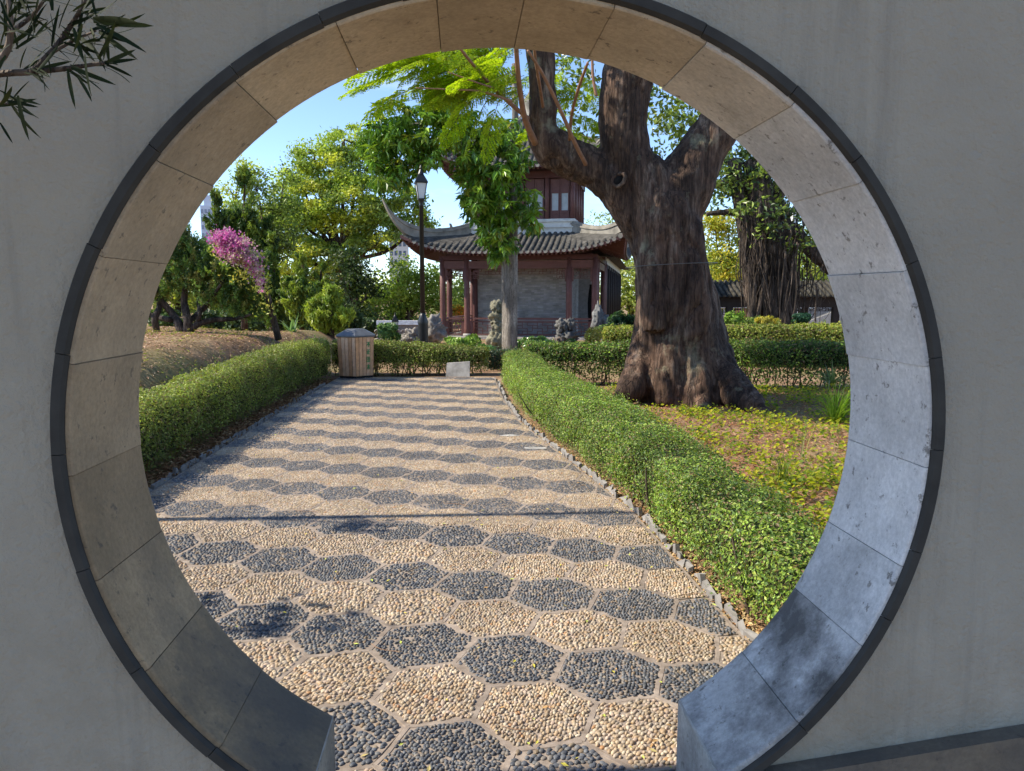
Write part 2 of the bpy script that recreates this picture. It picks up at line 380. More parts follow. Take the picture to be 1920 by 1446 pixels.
for hi, (i, j, c, keys) in enumerate(hexes):
    for a in range(6):
        ed = tuple(sorted((keys[a], keys[(a+1) % 6]))); edges.add(ed)
    P = [vcache[kk] for kk in keys]; Pc = clip_poly([c + (p - c)*.95 for p in P])
    if len(Pc) < 3: continue
    m = MB(); n = len(Pc); top = np.array([(*p, .004) for p in Pc]); ctr = top.mean(0)
    bot = top.copy(); bot[:, 2] = .0005
    kk = np.arange(n); k2 = (kk+1) % n
    m.add(np.concatenate([top, bot, [ctr]]), tri=np.c_[k2, kk, np.full(n, 2*n)], quad=np.c_[kk, k2, n+k2, n+kk])
    po = part('hexagon_panel', m, MORTAR, path); panels.append(po)
    dark = j % 2 != 0
    # pebbles set close in slanting rows
    far = c[1] > 7.5
    sp = 1.0 + (rng.random()*.3 - .1)
    if far: sp *= 1.22 if c[1] < 9.5 else 1.5
    la, lb = .0222*sp, .0142*sp
    if dark: la *= .95; lb *= 1.12
    th = math.radians(62 + rng.normal()*16); ca, sa = math.cos(th), math.sin(th)
    K = 31; A, B = np.meshgrid(np.arange(-K, K+1), np.arange(-K, K+1)); A = A.ravel() + .5*(B.ravel() % 2); B = B.ravel()
    q = np.c_[A*la, B*lb]; q = q + rng.normal(size=q.shape)*[la*.20, lb*.17] + .35*lb*np.c_[np.sin(q[:, 1]*31 + hi), np.sin(q[:, 0]*23 + hi*2)]
    q = np.c_[q[:, 0]*ca - q[:, 1]*sa, q[:, 0]*sa + q[:, 1]*ca] + c
    ok = np.ones(len(q), bool)
    for a in range(6):
        p0, p1 = P[a], P[(a+1) % 6]; d = (p1 - p0) / np.linalg.norm(p1 - p0); nn = np.array((d[1], -d[0]))
        if nn @ (c - p0) < 0: nn = -nn
        ok &= ((q - p0) @ nn) > .0155
    ok &= inside(q, .03) & (rng.random(len(q)) > .02)
    q = q[ok]
    if not len(q): continue
    pal = DARK if dark else LIGHT
    odd = rng.random(len(q)) < (.07 if dark else .03)
    cc = pal[rng.integers(len(pal), size=len(q))]*rng.uniform(.8, 1.2, (len(q), 1))
    if odd.any(): cc[odd] = (LIGHT*.6 if dark else LIGHT*np.array((1.0, .75, .55)))[rng.integers(len(LIGHT), size=odd.sum())]
    cand.append((q, th + rng.normal(size=len(q))*.3, rng.uniform(.72, 1.28, len(q))*la*(.51 if dark else .52), rng.uniform(.72, 1.25, len(q))*lb*(.51 if dark else .54), cc, np.full(len(q), len(panels)-1), np.full(len(q), dark)))
Qp = np.concatenate([t[0] for t in cand]); Qa = np.concatenate([t[1] for t in cand]); QL = np.concatenate([t[2] for t in cand]); QW = np.concatenate([t[3] for t in cand])
QC = np.concatenate([t[4] for t in cand]); QI = np.concatenate([t[5] for t in cand]); QD = np.concatenate([t[6] for t in cand])
QH = rng.uniform(.005, .0105, len(Qp))
def dome(sides, rings):
    v = []; 
    for r, z in rings:
        a = np.arange(sides)/sides*2*PI; v.append(np.c_[np.cos(a)*r, np.sin(a)*r, np.full(sides, z)])
    v = np.concatenate(v + [[[0, 0, 1.]]]); n = len(rings); kk = np.arange(sides); k2 = (kk+1) % sides; t = []
    for i in range(n-1): t += [np.c_[i*sides+kk, i*sides+k2, (i+1)*sides+k2], np.c_[i*sides+kk, (i+1)*sides+k2, (i+1)*sides+kk]]
    t.append(np.c_[(n-1)*sides+kk, (n-1)*sides+k2, np.full(sides, n*sides)])
    return v, np.concatenate(t)
D_HI = dome(8, [(.92, 0), (1.0, .35), (.72, .82)]); D_MID = dome(6, [(1.0, .12), (.72, .80)]); D_LO = dome(5, [(1.0, .1)])
def scatter(m, idx, D, seed=0):
    v0, t0 = D; n = len(idx)
    v = np.repeat(v0[None], n, 0)
    rr = 1 + rng.normal(size=v.shape[:2])*.07
    x = v[..., 0]*rr*QL[idx, None]; y = v[..., 1]*rr*QW[idx, None]; z = .004 + v[..., 2]*QH[idx, None] + v[..., 0]*rng.normal(size=(n, 1))*.0012
    ca, sa = np.cos(Qa[idx])[:, None], np.sin(Qa[idx])[:, None]
    P = np.stack([Qp[idx, 0, None] + x*ca - y*sa, Qp[idx, 1, None] + x*sa + y*ca, z], -1)
    T = (t0[None] + (np.arange(n)*len(v0))[:, None, None]).reshape(-1, 3)
    m.add(P.reshape(-1, 3), tri=T, col=np.repeat(QC[idx], len(v0), 0))
# nearest 300 in view are pieces of their own
view = (Qp[:, 0] > -.5) & (Qp[:, 0] < .45) & (Qp[:, 1] > 2.26)
order = np.argsort(np.where(view, np.hypot(Qp[:, 0], Qp[:, 1]), 99)); near = order[:300]; rest = np.ones(len(Qp), bool); rest[near] = False
for _ in range(40):                      # lost stones
    hx = rng.uniform(-2.4, .9); hy = rng.uniform(2.8, 9); rest &= np.hypot((Qp[:, 0] - hx), (Qp[:, 1] - hy)*rng.uniform(.6, 1.6)) > rng.uniform(.012, .045)
pm = MB()
ri = np.where(rest)[0]
hid = Qp[ri, 0] < -.56*Qp[ri, 1]; yq = Qp[ri, 1]
scatter(pm, ri[(yq < 2.9) & ~hid], D_HI); scatter(pm, ri[(yq >= 2.9) & (yq < 5.0) & ~hid], D_MID); scatter(pm, ri[(yq >= 5.0) | hid], D_LO)
part('pebbles', pm, PEBBLE, path, True, 'stuff')
pvar = {}
for dark in (False, True):
    pal = DARK if dark else LIGHT
    for kx in range(7):
        m = MB(); v0, t0 = D_HI; m.add(v0*(1 + rng.normal(size=(len(v0), 1))*.05), tri=t0, col=pal[kx]); pvar[dark, kx] = m.mesh('pebble', True); pvar[dark, kx].materials.append(PEBBLE)
for q in near:
    o = link('pebble', pvar[bool(QD[q]), int(rng.integers(7))], panels[QI[q]])
    o.location = (Qp[q, 0], Qp[q, 1], .004); o.rotation_euler = (0, 0, Qa[q]); o.scale = (QL[q], QW[q], QH[q])
jm = MB()
for a, b2 in edges:
    pa, pb2 = vcache[a], vcache[b2]
    if not (inside(pa, .0) and inside(pb2, .0)): continue
    d = (pb2 - pa)/np.linalg.norm(pb2 - pa); nn = np.array((-d[1], d[0])); hw = .0085 + rng.random()*.003
    ts = np.linspace(0, 1, 4); mid = pa + (pb2 - pa)*ts[:, None] + nn*np.r_[0, rng.normal(size=2)*.003, 0][:, None]
    w = hw*(1 + rng.normal(size=4)*.12); zz = .0050 + rng.random()*.002
    A = np.c_[mid + nn*w[:, None], np.full(4, zz)]; B = np.c_[mid - nn*w[:, None], np.full(4, zz)]
    A0 = np.c_[mid + nn*(w + .004)[:, None], np.full(4, .001)]; B0 = np.c_[mid - nn*(w + .004)[:, None], np.full(4, .001)]
    kk = np.arange(3)
    jm.add(np.concatenate([A, B, A0, B0]), quad=np.concatenate([np.c_[4+kk, 5+kk, 1+kk, kk], np.c_[kk, kk+1, 9+kk, 8+kk], np.c_[12+kk, 13+kk, 5+kk, 4+kk]]))
part('mortar_joints', jm, MORTAR, path, False, 'stuff')
# cement smears where the paving was mended
for (px, py, rx, ry) in ((955, 818, .10, .05), (1001, 842, .13, .07)):
    p = at(px, py, 1); k_ = EYE/(EYE - p.z); cx, cy = p.x*k_, k_
    m = MB(); a = np.arange(16)/16*2*PI; rr = 1 + rng.normal(size=16)*.2
    m.add(np.concatenate([np.c_[cx + np.cos(a)*rx*rr, cy + np.sin(a)*ry*rr, np.full(16, .010)], [[cx, cy, .02]]]), tri=[(q, (q+1) % 16, 16) for q in range(16)])
    part('cement_patch', m, CONC, path, True)
# upright slate edging along both sides
ev = []
for _ in range(6):
    m = MB(); h = .01 + rng.random()*.04
    m.box(-.05, .05, -.014, .014, -.1, h*.6); V = m.V[0].copy(); V[4:, 2] += rng.normal(size=4)*.02; V[4:, 0] *= .96; V[4:, 0] += rng.normal()*.01; m.V[0] = V
    me = m.mesh('edging_stone'); me.materials.append(SLATE); ev.append(me)
for ln, off, y0, y1 in ((RIGHT, .03, 2.45, 13.6), (LEFT, -.03, 5.0, 13.2)):
    y = y0
    while y < y1:
        fx = xr if off > 0 else xl
        x = float(fx(y)); dx = float(fx(y+.1) - fx(y))
        o = link('edging_stone', ev[int(rng.integers(6))], path); o.location = (x + off + rng.normal()*.008, y, .0)
        o.rotation_euler = (rng.normal()*.08, rng.normal()*.08, math.atan2(.1, dx) + rng.normal()*.12)
        y += .098 + rng.random()*.008

# ------------------------------------------------------------------ garden wall with the round gate
JA = [-58.56, -45.0, -30.7, -18.0, -3.6, 10.6, 24.1, 37.5, 51.2, 65.0, 77.5, 88.8, 99.8, 112.5, 126.7, 140.4, 154.2, 168.4, 182.9, 197.1, 210.9, 225.4, 239.6]
R = GR; A0, A1 = JA[0], JA[-1]
XR_, XL_ = R*math.cos(math.radians(A0)), R*math.cos(math.radians(A1))
ZR_, ZL_ = GZ + R*math.sin(math.radians(A0)), GZ + R*math.sin(math.radians(A1))
RW = R + .030
wall = thing('garden_wall', W(GX, GD1, 0), 'grey-white plastered garden wall in shade pierced by a round moon gate', 'wall')
def slab(poly, y0, y1, mb):
    n = len(poly)
    bm = bmesh.new(); f = [bm.verts.new(W(x, y0, z)) for x, z in poly]; r = [bm.verts.new(W(x, y1, z)) for x, z in poly]
    bm.faces.new(f); bm.faces.new(list(reversed(r)))
    for a in range(n): bm.faces.new((f[a], r[a], r[(a+1) % n], f[(a+1) % n]))
    bmesh.ops.recalc_face_normals(bm, faces=bm.faces)
    bmesh.ops.triangulate(bm, faces=[x for x in bm.faces if len(x.verts) > 4])
    bm.verts.ensure_lookup_table(); bm.verts.index_update()
    V = np.array([v.co[:] for v in bm.verts]); T = [[l.vert.index for l in fc.loops] for fc in bm.faces if len(fc.verts) == 3]; Q = [[l.vert.index for l in fc.loops] for fc in bm.faces if len(fc.verts) == 4]
    mb.add(V, tri=T, quad=Q); bm.free(); return mb
aw0 = math.degrees(math.asin(max(-1, (ZR_ - .03 - GZ)/RW))); aw1 = 180 - math.degrees(math.asin(max(-1, (ZL_ - .03 - GZ)/RW)))
arc = [(GX + RW*math.cos(math.radians(a)), GZ + RW*math.sin(math.radians(a))) for a in np.linspace(aw0, aw1, 90)]
BX0, BX1 = arc[0][0], arc[-1][0]
poly = [(GX + XR_ + .30, -.1), (GX + XR_ + .30, arc[0][1] - .04)] if False else []
poly = [(BX0, -.1)] + arc + [(BX1, -.1), (-9, -.1), (-9, 3.4), (9, 3.4), (9, -.1)]
part('plaster_face', slab(poly, GD1 + .018, GD2 - .012, MB()), PLASTER, wall)
cop = MB(); slab([(-9, 3.4), (-9, 3.52), (9, 3.52), (9, 3.4)], GD1 - .10, GD2 + .10, cop)
part('coping', cop, TILE, wall)
def voussoir(a0, a1, r0, r1, y0, y1, seg=6, gap=.0009, bev=.004, foot=None, off=0.0):
    g_ = math.degrees(gap / r0); aa = np.radians(np.linspace(a0 + g_, a1 - g_, seg+1)); n = seg+1
    prof = [(r1, y0), (r0 + bev, y0), (r0, y0 + bev), (r0 + .0015, y0 + .036), (r0 + .0015, y1 - .03), (r0 + .004, y1 - .022), (r0 + .013, y1), (r1, y1)]
    V = []
    for a in aa:
        for r, y in prof:
            V.append(W(GX + (r + off)*math.cos(a), y, GZ + (r + off)*math.sin(a)))
    m = MB(); k6 = len(prof); q = []
    for s in range(seg):
        for t in range(k6): q.append((s*k6+t, s*k6+(t+1) % k6, (s+1)*k6+(t+1) % k6, (s+1)*k6+t))
    e = seg*k6
    t_ = []
    for base, fl in ((0, 1), (e, -1)):
        for u in range(1, k6-1): t_.append((base, base+u, base+u+1)[::fl])
    return m.add(V, tri=t_, quad=q)
warm = np.array((.45, .36, .25)); cool = np.array((.57, .55, .525))  # stone tints that also carry warm bounce light and cool sky light
for s in range(len(JA)-1):
    a0, a1 = JA[s], JA[s+1]; am = (a0 + a1)/2
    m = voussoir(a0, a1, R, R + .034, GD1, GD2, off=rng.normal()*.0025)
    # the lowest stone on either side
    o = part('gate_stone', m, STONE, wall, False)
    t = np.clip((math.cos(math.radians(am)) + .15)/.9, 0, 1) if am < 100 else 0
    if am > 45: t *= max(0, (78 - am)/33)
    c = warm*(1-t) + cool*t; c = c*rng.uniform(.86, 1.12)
    if am > 120: c = c*(1 - np.array((.36, .42, .50))*min(1, (am - 120)/70))  # left stones darker and browner, their dimmer light put into the colour
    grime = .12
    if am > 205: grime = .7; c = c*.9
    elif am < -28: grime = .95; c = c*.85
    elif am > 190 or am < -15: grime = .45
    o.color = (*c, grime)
# foot blocks: vertical end faces down to the paving
for sgn, xe, ze in ((1, XR_, ZR_), (-1, XL_, ZL_)):
    xo = BX0 if sgn > 0 else BX1
    x0 = GX + xe
    arcp = [(GX + (R+.004)*math.cos(a), GZ + (R+.004)*math.sin(a) - .012) for a in np.radians(np.linspace(A0, A0 + 18, 6) if sgn > 0 else np.linspace(A1, A1 - 18, 6))]
    pl = [(x0, -.08), (x0, ze - .014)] + arcp[1:] + [(arcp[-1][0], -.08)]
    if sgn < 0: pl = pl[::-1]
    m = slab(pl, GD1 + .021, GD2 - .004, MB())
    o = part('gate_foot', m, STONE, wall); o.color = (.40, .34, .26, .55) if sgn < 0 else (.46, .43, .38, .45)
for sgn, xe, ze in ((1, XR_, ZR_), (-1, XL_, ZL_)):
    m = MB(); m.tube([W(GX + xe + sgn*(.010 + rng.normal()*.002), y_, ze - .012 + rng.normal()*.002) for y_ in np.linspace(GD1 + .01, GD2 - .01, 12)], .008 + rng.random(12)*.003, 7, wob=.12); part('mortar_edge', m, CONC, wall, True)
# dark raised trim ring, in segments
TA = [-62, -45, -25.6, -15.4, -1, 11.6, 24.8, 40.3, 52.3, 66, 80, 95, 104, 114, 126, 139.4, 153.4, 167.3, 180, 195.2, 210.1, 225, 242]
for s in range(len(TA)-1):
    m = MB(); aa = np.radians(np.linspace(TA[s] + .05, TA[s+1] - .05, 8)); jr = rng.normal()*.001
    prof = [(R + .012, GD1 + .03), (R + .012, GD1 - .004), (R + .019, GD1 - .014), (R + .040, GD1 - .014), (R + .0465, GD1 - .002), (R + .0465, GD1 + .03)]
    V = [W(GX + (r + jr)*math.cos(a), y, GZ + (r + jr)*math.sin(a)) for a in aa for r, y in prof]; k6 = len(prof); q = []
    for u in range(7):
        for t in range(k6): q.append((u*k6+t, u*k6+(t+1) % k6, (u+1)*k6+(t+1) % k6, (u+1)*k6+t))
    tt = [(0, u, u+1) for u in range(1, k6-1)] + [(7*k6, 7*k6+u+1, 7*k6+u) for u in range(1, k6-1)]
    m.add(V, tri=tt, quad=q); part('trim_segment', m, TRIM, wall)
# sloping plinth at the right foot of the wall
def wallpt(px, py, yw):
    x, y, z = ray(px, py); xw, yy_ = WC*x + WS*y, -WS*x + WC*y; k_ = yw/yy_
    return xw*k_, EYE + z*k_
pa, pb_ = wallpt(1490, 1446, GD1 - .02), wallpt(1925, 1374, GD1 - .02)
sl = (pb_[1] - pa[1])/(pb_[0] - pa[0])
pl = [(pa[0] - (pa[1] + .05)/sl, -.05), pa, pb_, (pb_[0] + 2, pb_[1] + 2*sl), (pb_[0] + 2, -.05)]
pp = slab([(x, z) for x, z in pl][::-1], GD1 - .035, GD1 + .017, MB())
o = part('plinth', pp, STONE, wall); o.color = (.20, .165, .12, .6)

# ------------------------------------------------------------------ hedges
def section(nseg=72, p=.34):
    a = np.linspace(0, PI, nseg); x = -np.sign(np.cos(a))*np.abs(np.cos(a))**p; z = np.abs(np.sin(a))**p
    return x*.5 + .5, z            # 0 = front edge, 1 = back edge; z 0..1
def hedge(name, rows, n, size, pal, label, floor=0.0, gap=0.0, lump=.05, group='clipped hedges', stems=0, mt=None, thin_low=0.0, core_lo=0.0):
    rows = np.array(rows, float)      # xf, yf, xb, yb, h
    mid = (rows[:, :2] + rows[:, 2:4])/2; L = np.r_[0, np.cumsum(np.linalg.norm(np.diff(mid, axis=0), axis=1))]
    sx, sz = section()
    def surf(t, u):
        R5 = np.stack([np.interp(t*L[-1], L, rows[:, q]) for q in range(5)], -1)
        x = np.interp(u, np.linspace(0, 1, len(sx)), sx); z = np.interp(u, np.linspace(0, 1, len(sz)), sz)
        P = np.stack([R5[..., 0] + (R5[..., 2] - R5[..., 0])*x, R5[..., 1] + (R5[..., 3] - R5[..., 1])*x, floor + gap + z*(R5[..., 4] - gap)], -1)
        return P
    wd = np.linalg.norm(rows[:, :2] - rows[:, 2:4], axis=1).mean(); hh = rows[:, 4].mean()
    ds = np.r_[0, np.cumsum(np.hypot(np.diff(sx)*wd, np.diff(sz)*hh))]; ds /= ds[-1]
    nb = int(n*.93); t = rng.random(nb); u = np.interp(rng.random(nb), ds, np.linspace(0, 1, len(ds)))
    e = 1e-3; P = surf(t, u); du = surf(t, np.clip(u+e, 0, 1)) - surf(t, np.clip(u-e, 0, 1)); dt = surf(np.clip(t+e, 0, 1), u) - surf(np.clip(t-e, 0, 1), u)
    nr = nv(np.cross(dt, du)); nr[nr[:, 2] < -.2] *= -1
    cen = surf(t, np.full(nb, .5)); cen[:, 2] = floor + hh*.4
    nr *= np.sign(np.sum(nr*(P - cen), 1, keepdims=True) + 1e-9)
    ne = n - nb; te = (rng.random(ne) > .5).astype(float); ue = rng.random(ne)
    Pe = surf(te, ue); ce = surf(te, np.full(ne, .5)); ce[:, 2] = floor + gap + .3*hh; Pe = ce + (Pe - ce)*np.sqrt(rng.random(ne))[:, None]
    tg = nv(np.r_[mid[-1] - mid[0], 0]); nre = np.where(te[:, None] > .5, tg, -tg)
    P = np.concatenate([P, Pe]); nr = np.concatenate([nr, nre])
    f = 3.2
    lm = np.sin(P[:, 0]*f*2.1 + 1.3*np.sin(P[:, 2]*f*2))*np.sin(P[:, 1]*f*1.7 + P[:, 2]*f) + .6*np.sin(P[:, 0]*9.1 + P[:, 1]*11.7)*np.sin(P[:, 2]*13 + P[:, 0]*5)
    lo = np.sin(P[:, 0]*1.7 + P[:, 1]*1.1)*np.sin(P[:, 1]*1.9 + 1.3) + .7*np.sin(P[:, 1]*3.7 + P[:, 0]*2.3 + 2)
    d = lump*.45*lm + lump*.14*lo + rng.uniform(-lump*1.9, lump*.35, len(P)) + (rng.random(len(P)) < .03)*rng.random(len(P))*lump*1.3
    gapf = np.sin(P[:, 0]*4.3 + P[:, 1]*2.9 + 2*np.sin(P[:, 2]*7))*np.sin(P[:, 1]*5.1 - P[:, 0]*3.3 + P[:, 2]*6); d = d - lump*.5*np.clip(gapf - .55, 0, 1)*2; P = P + nr*d[:, None]
    if thin_low:
        rel = (P[:, 2] - floor)/hh; keep = (rng.random(len(P)) < np.clip(rel/thin_low, .12, 1)); P, nr, lm, d = P[keep], nr[keep], lm[keep], d[keep]
    ks = n//300; si_ = rng.integers(len(P), size=ks); dr_ = nv(nr[si_]*.6 + rv(ks)*.5 + [0, 0, .5]); tt_ = np.linspace(.2, 1, 6); ln_ = rng.uniform(.05, .15, (ks, 1, 1))
    Ps = (P[si_][:, None] + dr_[:, None]*tt_[None, :, None]*ln_).reshape(-1, 3) + rng.normal(size=(ks*6, 3))*.006; P = np.concatenate([P, Ps]); nr = np.concatenate([nr, rv(ks*6)])
    pal = np.array(pal); c = pal[rng.integers(len(pal), size=len(P))]*rng.uniform(.7, 1.3, (len(P), 1))
    pt_ = np.sin(P[:, 0]*2.3 + P[:, 1]*3.1 + 1)*np.sin(P[:, 1]*2.2 - P[:, 2]*5 + P[:, 0]); c = c*(1 + .28*pt_[:, None]*np.array((1.1, 1.0, .8)))
    dead = rng.random(len(P)) < .13; c[dead] = np.array((.26, .18, .09))*rng.uniform(.6, 1.2, (dead.sum(), 1))
    root = thing(name, (float(mid[:, 0].mean()), float(mid[:, 1].mean()), floor), label, 'hedge', group)
    m = MB(); m.leaves(P, nr*.75 + rv(len(P))*.75 + [0, 0, .25], size*rng.uniform(.6, 1.25, len(P)), .58, .10, c)
    part('foliage', m, mt or LEAF, root, False, 'stuff')
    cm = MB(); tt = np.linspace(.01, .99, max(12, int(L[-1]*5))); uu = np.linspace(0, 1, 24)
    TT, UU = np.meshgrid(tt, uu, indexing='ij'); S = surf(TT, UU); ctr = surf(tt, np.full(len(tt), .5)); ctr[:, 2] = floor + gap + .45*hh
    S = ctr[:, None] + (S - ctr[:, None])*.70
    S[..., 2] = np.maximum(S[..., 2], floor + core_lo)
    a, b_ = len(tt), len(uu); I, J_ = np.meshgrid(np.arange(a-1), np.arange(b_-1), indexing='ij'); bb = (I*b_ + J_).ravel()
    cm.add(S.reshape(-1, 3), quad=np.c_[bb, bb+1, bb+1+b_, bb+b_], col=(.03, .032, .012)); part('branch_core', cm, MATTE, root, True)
    if stems:
        sm = MB()
        for _ in range(stems):
            tq = rng.random(); p = surf(np.array([tq]), np.array([.5]))[0]; x = rows[0]
            f_ = surf(np.array([tq]), np.array([0.0]))[0]; w_ = rng.uniform(.1, .9); bx = f_*(1-w_) + (2*p - f_)*w_
            z0 = floor - .03; tp = bx + rng.normal(size=3)*.12
            sm.tube([(bx[0], bx[1], z0), ((bx[0]+tp[0])/2 + rng.normal()*.03, (bx[1]+tp[1])/2, floor + hh*.35), (tp[0], tp[1], floor + hh*.75)], [.012, .009, .005], 5, (.10, .075, .055), False)
        part('stems', sm, TWIG, root, True, 'stuff')
    return root
G1 = [(.085, .135, .02), (.12, .18, .028), (.05, .085, .018), (.15, .205, .035), (.035, .06, .016), (.165, .20, .035), (.10, .125, .03), (.07, .115, .03)]
G1 = [tuple(v*2.15 for v in c) for c in G1]
G2 = [(.10, .13, .025), (.14, .17, .03), (.075, .10, .02), (.18, .20, .05), (.12, .12, .03)]
G2 = [tuple(v*2.0 for v in c) for c in G2]
G3 = [(.05, .085, .02), (.035, .065, .018), (.075, .11, .025), (.05, .07, .02)]
G3 = [tuple(v*1.7 for v in c) for c in G3]
G4 = [(.20, .24, .04), (.26, .28, .05), (.14, .19, .03), (.32, .30, .05)]
G4 = [tuple(v*1.25 for v in c) for c in G4]
hedge('hedge', [(1.24, 2.5, 1.66, 2.75, .43), (1.16, 3.33, 1.62, 3.5, .45), (1.04, 4.3, 1.52, 4.4, .47), (.96, 5.3, 1.50, 5.6, .49), (.62, 7.2, 1.30, 7.6, .51), (.22, 9.3, .93, 9.7, .53), (0, 11.2, .60, 11.5, .56), (-.16, 13.2, .5, 13.4, .58), (-.1, 13.9, .45, 13.9, .55)],
      190000, .023, G1, 'bright green low hedge lining the right side of the pebble path', lump=.062, thin_low=.22, stems=160)
hedge('hedge', [(-3.1, 4.6, -3.7, 4.5, .56), (-3.22, 6.2, -3.8, 6.2, .58), (-3.42, 9.5, -4.05, 9.6, .67), (-3.62, 13.0, -4.35, 13.4, .73), (-3.45, 14.1, -4.0, 15.0, .74)],
      110000, .029, G2, 'olive green clipped hedge along the left side of the path', lump=.05, thin_low=.28)
hedge('hedge', [(-3.6, 14.75, -3.6, 15.45, .70), (-1.6, 14.85, -1.6, 15.5, .62), (-.55, 14.95, -.5, 15.5, .52)], 26000, .042, G2,
      'short hedge behind the wooden litter bin and the stone slab', lump=.05, thin_low=.5, stems=50, core_lo=.25)
hedge('hedge', [(-.55, 15.9, -.5, 16.4, .42), (.2, 16.0, .2, 16.5, .42)], 6000, .045, [(.06, .10, .05), (.05, .085, .045)], 'bluish green low hedge at the far end of the path', lump=.04)
hedge('hedge', [(.3, 13.2, .3, 13.9, .72), (2.4, 13.0, 2.4, 13.7, .75), (4.4, 12.4, 4.5, 13.1, .80), (7.2, 12.0, 7.3, 12.7, .84)], 60000, .045, G3 + G1[:2],
      'dark leggy hedge running behind the big old tree', lump=.06, thin_low=.75, stems=110, core_lo=.42)
hedge('hedge', [(2.2, 17.2, 2.2, 18.0, .86), (8.2, 16.6, 8.2, 17.4, .95)], 42000, .055, G4 + G2[:2], 'pale yellow-green hedge behind the dark hedge at right', lump=.05)
hedge('hedge', [(5.6, 20.8, 5.6, 21.4, .95), (7.0, 20.8, 7.0, 21.4, .98)], 8000, .06, G1, 'small trimmed box hedge at the foot of the banyan', lump=.05)

# ------------------------------------------------------------------ fallen leaves and ground cover
def drop(name, n, region, size, pal, zoff, mt, up=.9, aspect=.45, tilt=.5, fold=.1):
    P = region(n); z = gz(P[:, 0], P[:, 1]) + zoff*rng.random(len(P)); P = np.c_[P, z]
    pal = np.array(pal); c = pal[rng.integers(len(pal), size=len(P))]*rng.uniform(.7, 1.3, (len(P), 1))
    m = MB(); m.leaves(P, np.array((0, 0, up)) + rv(len(P))*tilt, size*rng.uniform(.6, 1.4, len(P)), aspect, fold, c)
    return struct(name, m, mt, False, 'stuff')
BROWN = [(.26, .13, .055), (.34, .19, .09), (.18, .09, .04), (.42, .28, .14), (.22, .10, .045)]
def reg_bed(n):
    y = 3.0 + 9.5*rng.random(n)**1.25; x = xr(y) + .6 + rng.random(n)*(5.2 - xr(y)); return np.c_[x, y]
def reg_left(n):
    y = rng.uniform(4.5, 14, n); x = xl(y) - .02 - np.abs(rng.normal(size=n))*.16; return np.c_[x, y]
def reg_mound(n): return np.c_[rng.uniform(-10, -4.1, n), rng.uniform(5, 18, n)]
def reg_edge(n):
    y = 2.5 + 7*rng.random(n)**1.6; x = xr(y) + .04 + np.abs(rng.normal(size=n))*.09 - .05; return np.c_[x, y]
drop('leaf_litter', 9000, reg_left, .045, BROWN, .05, MATTE)
drop('leaf_litter', 8000, reg_edge, .028, [(.45, .30, .15), (.40, .22, .10), (.5, .38, .2)], .03, MATTE)
drop('leaf_litter', 36000, reg_bed, .05, [(.42, .19, .11), (.50, .26, .15), (.34, .15, .08), (.58, .36, .22), (.45, .22, .12)], .03, MATTE, aspect=.14)
drop('dry_mulch', 20000, reg_mound, .055, [(.60, .40, .26), (.54, .34, .22), (.66, .50, .35), (.42, .26, .16)], .010, MATTE, aspect=.3, tilt=.12)
def reg_path(n):
    y = 2.3 + 9*rng.random(n)**1.8; x = xl(y) + (xr(y) - xl(y))*(1 - rng.random(n)**1.5); return np.c_[x, y]
P_ = reg_path(420); m = MB(); pal = np.array([(.55, .48, .08), (.45, .5, .10), (.42, .25, .10), (.5, .40, .16)]); m.leaves(np.c_[P_, .013 + .004*rng.random(len(P_))], np.array((0, 0, 1.)) + rv(len(P_))*.3, .022*rng.uniform(.5, 1.5, len(P_)), .45, .06, pal[rng.integers(4, size=len(P_))])
for q in range(26):
    p0 = reg_path(1)[0]; a_ = rng.random()*2*PI; l_ = rng.uniform(.08, .26); m.tube([(p0[0] + math.cos(a_ + .5*t_)*l_*t_, p0[1] + math.sin(a_ + .5*t_)*l_*t_, .014) for t_ in (0, .3, .6, 1)], .0016, 4, (.30, .18, .11), False)
struct('fallen_bits', m, MATTE, False, 'stuff')
def reg_weed(n):
    c = np.c_[reg_bed(700)]; d = np.exp(-((c[:, 0] - 3.4)/2.6)**2); c = c[rng.random(len(c)) < d + .2]
    c = c[(np.hypot(c[:, 0] - 2.5, c[:, 1] - 11.0) > 1.1)]
    q = c[rng.integers(len(c), size=n)] + rng.normal(size=(n, 2))*.11
    return q[q[:, 0] > xr(q[:, 1]) + .72]
drop('ground_cover', 22000, reg_weed, .045, [(.44, .46, .04), (.34, .38, .03), (.42, .44, .035), (.24, .32, .03), (.16, .26, .03), (.46, .42, .04), (.14, .22, .03)], .12, THIN, up=.8, aspect=.7, tilt=.6)
def reg_mgrass(n):
    c = np.c_[rng.uniform(-9, -4.2, 90), rng.uniform(8, 17, 90)]; q = c[rng.integers(90, size=n)] + rng.normal(size=(n, 2))*.22; return q
drop('ground_cover', 2200, reg_mgrass, .07, [(.20, .22, .05), (.28, .26, .07), (.14, .18, .04)], .08, THIN, aspect=.25)
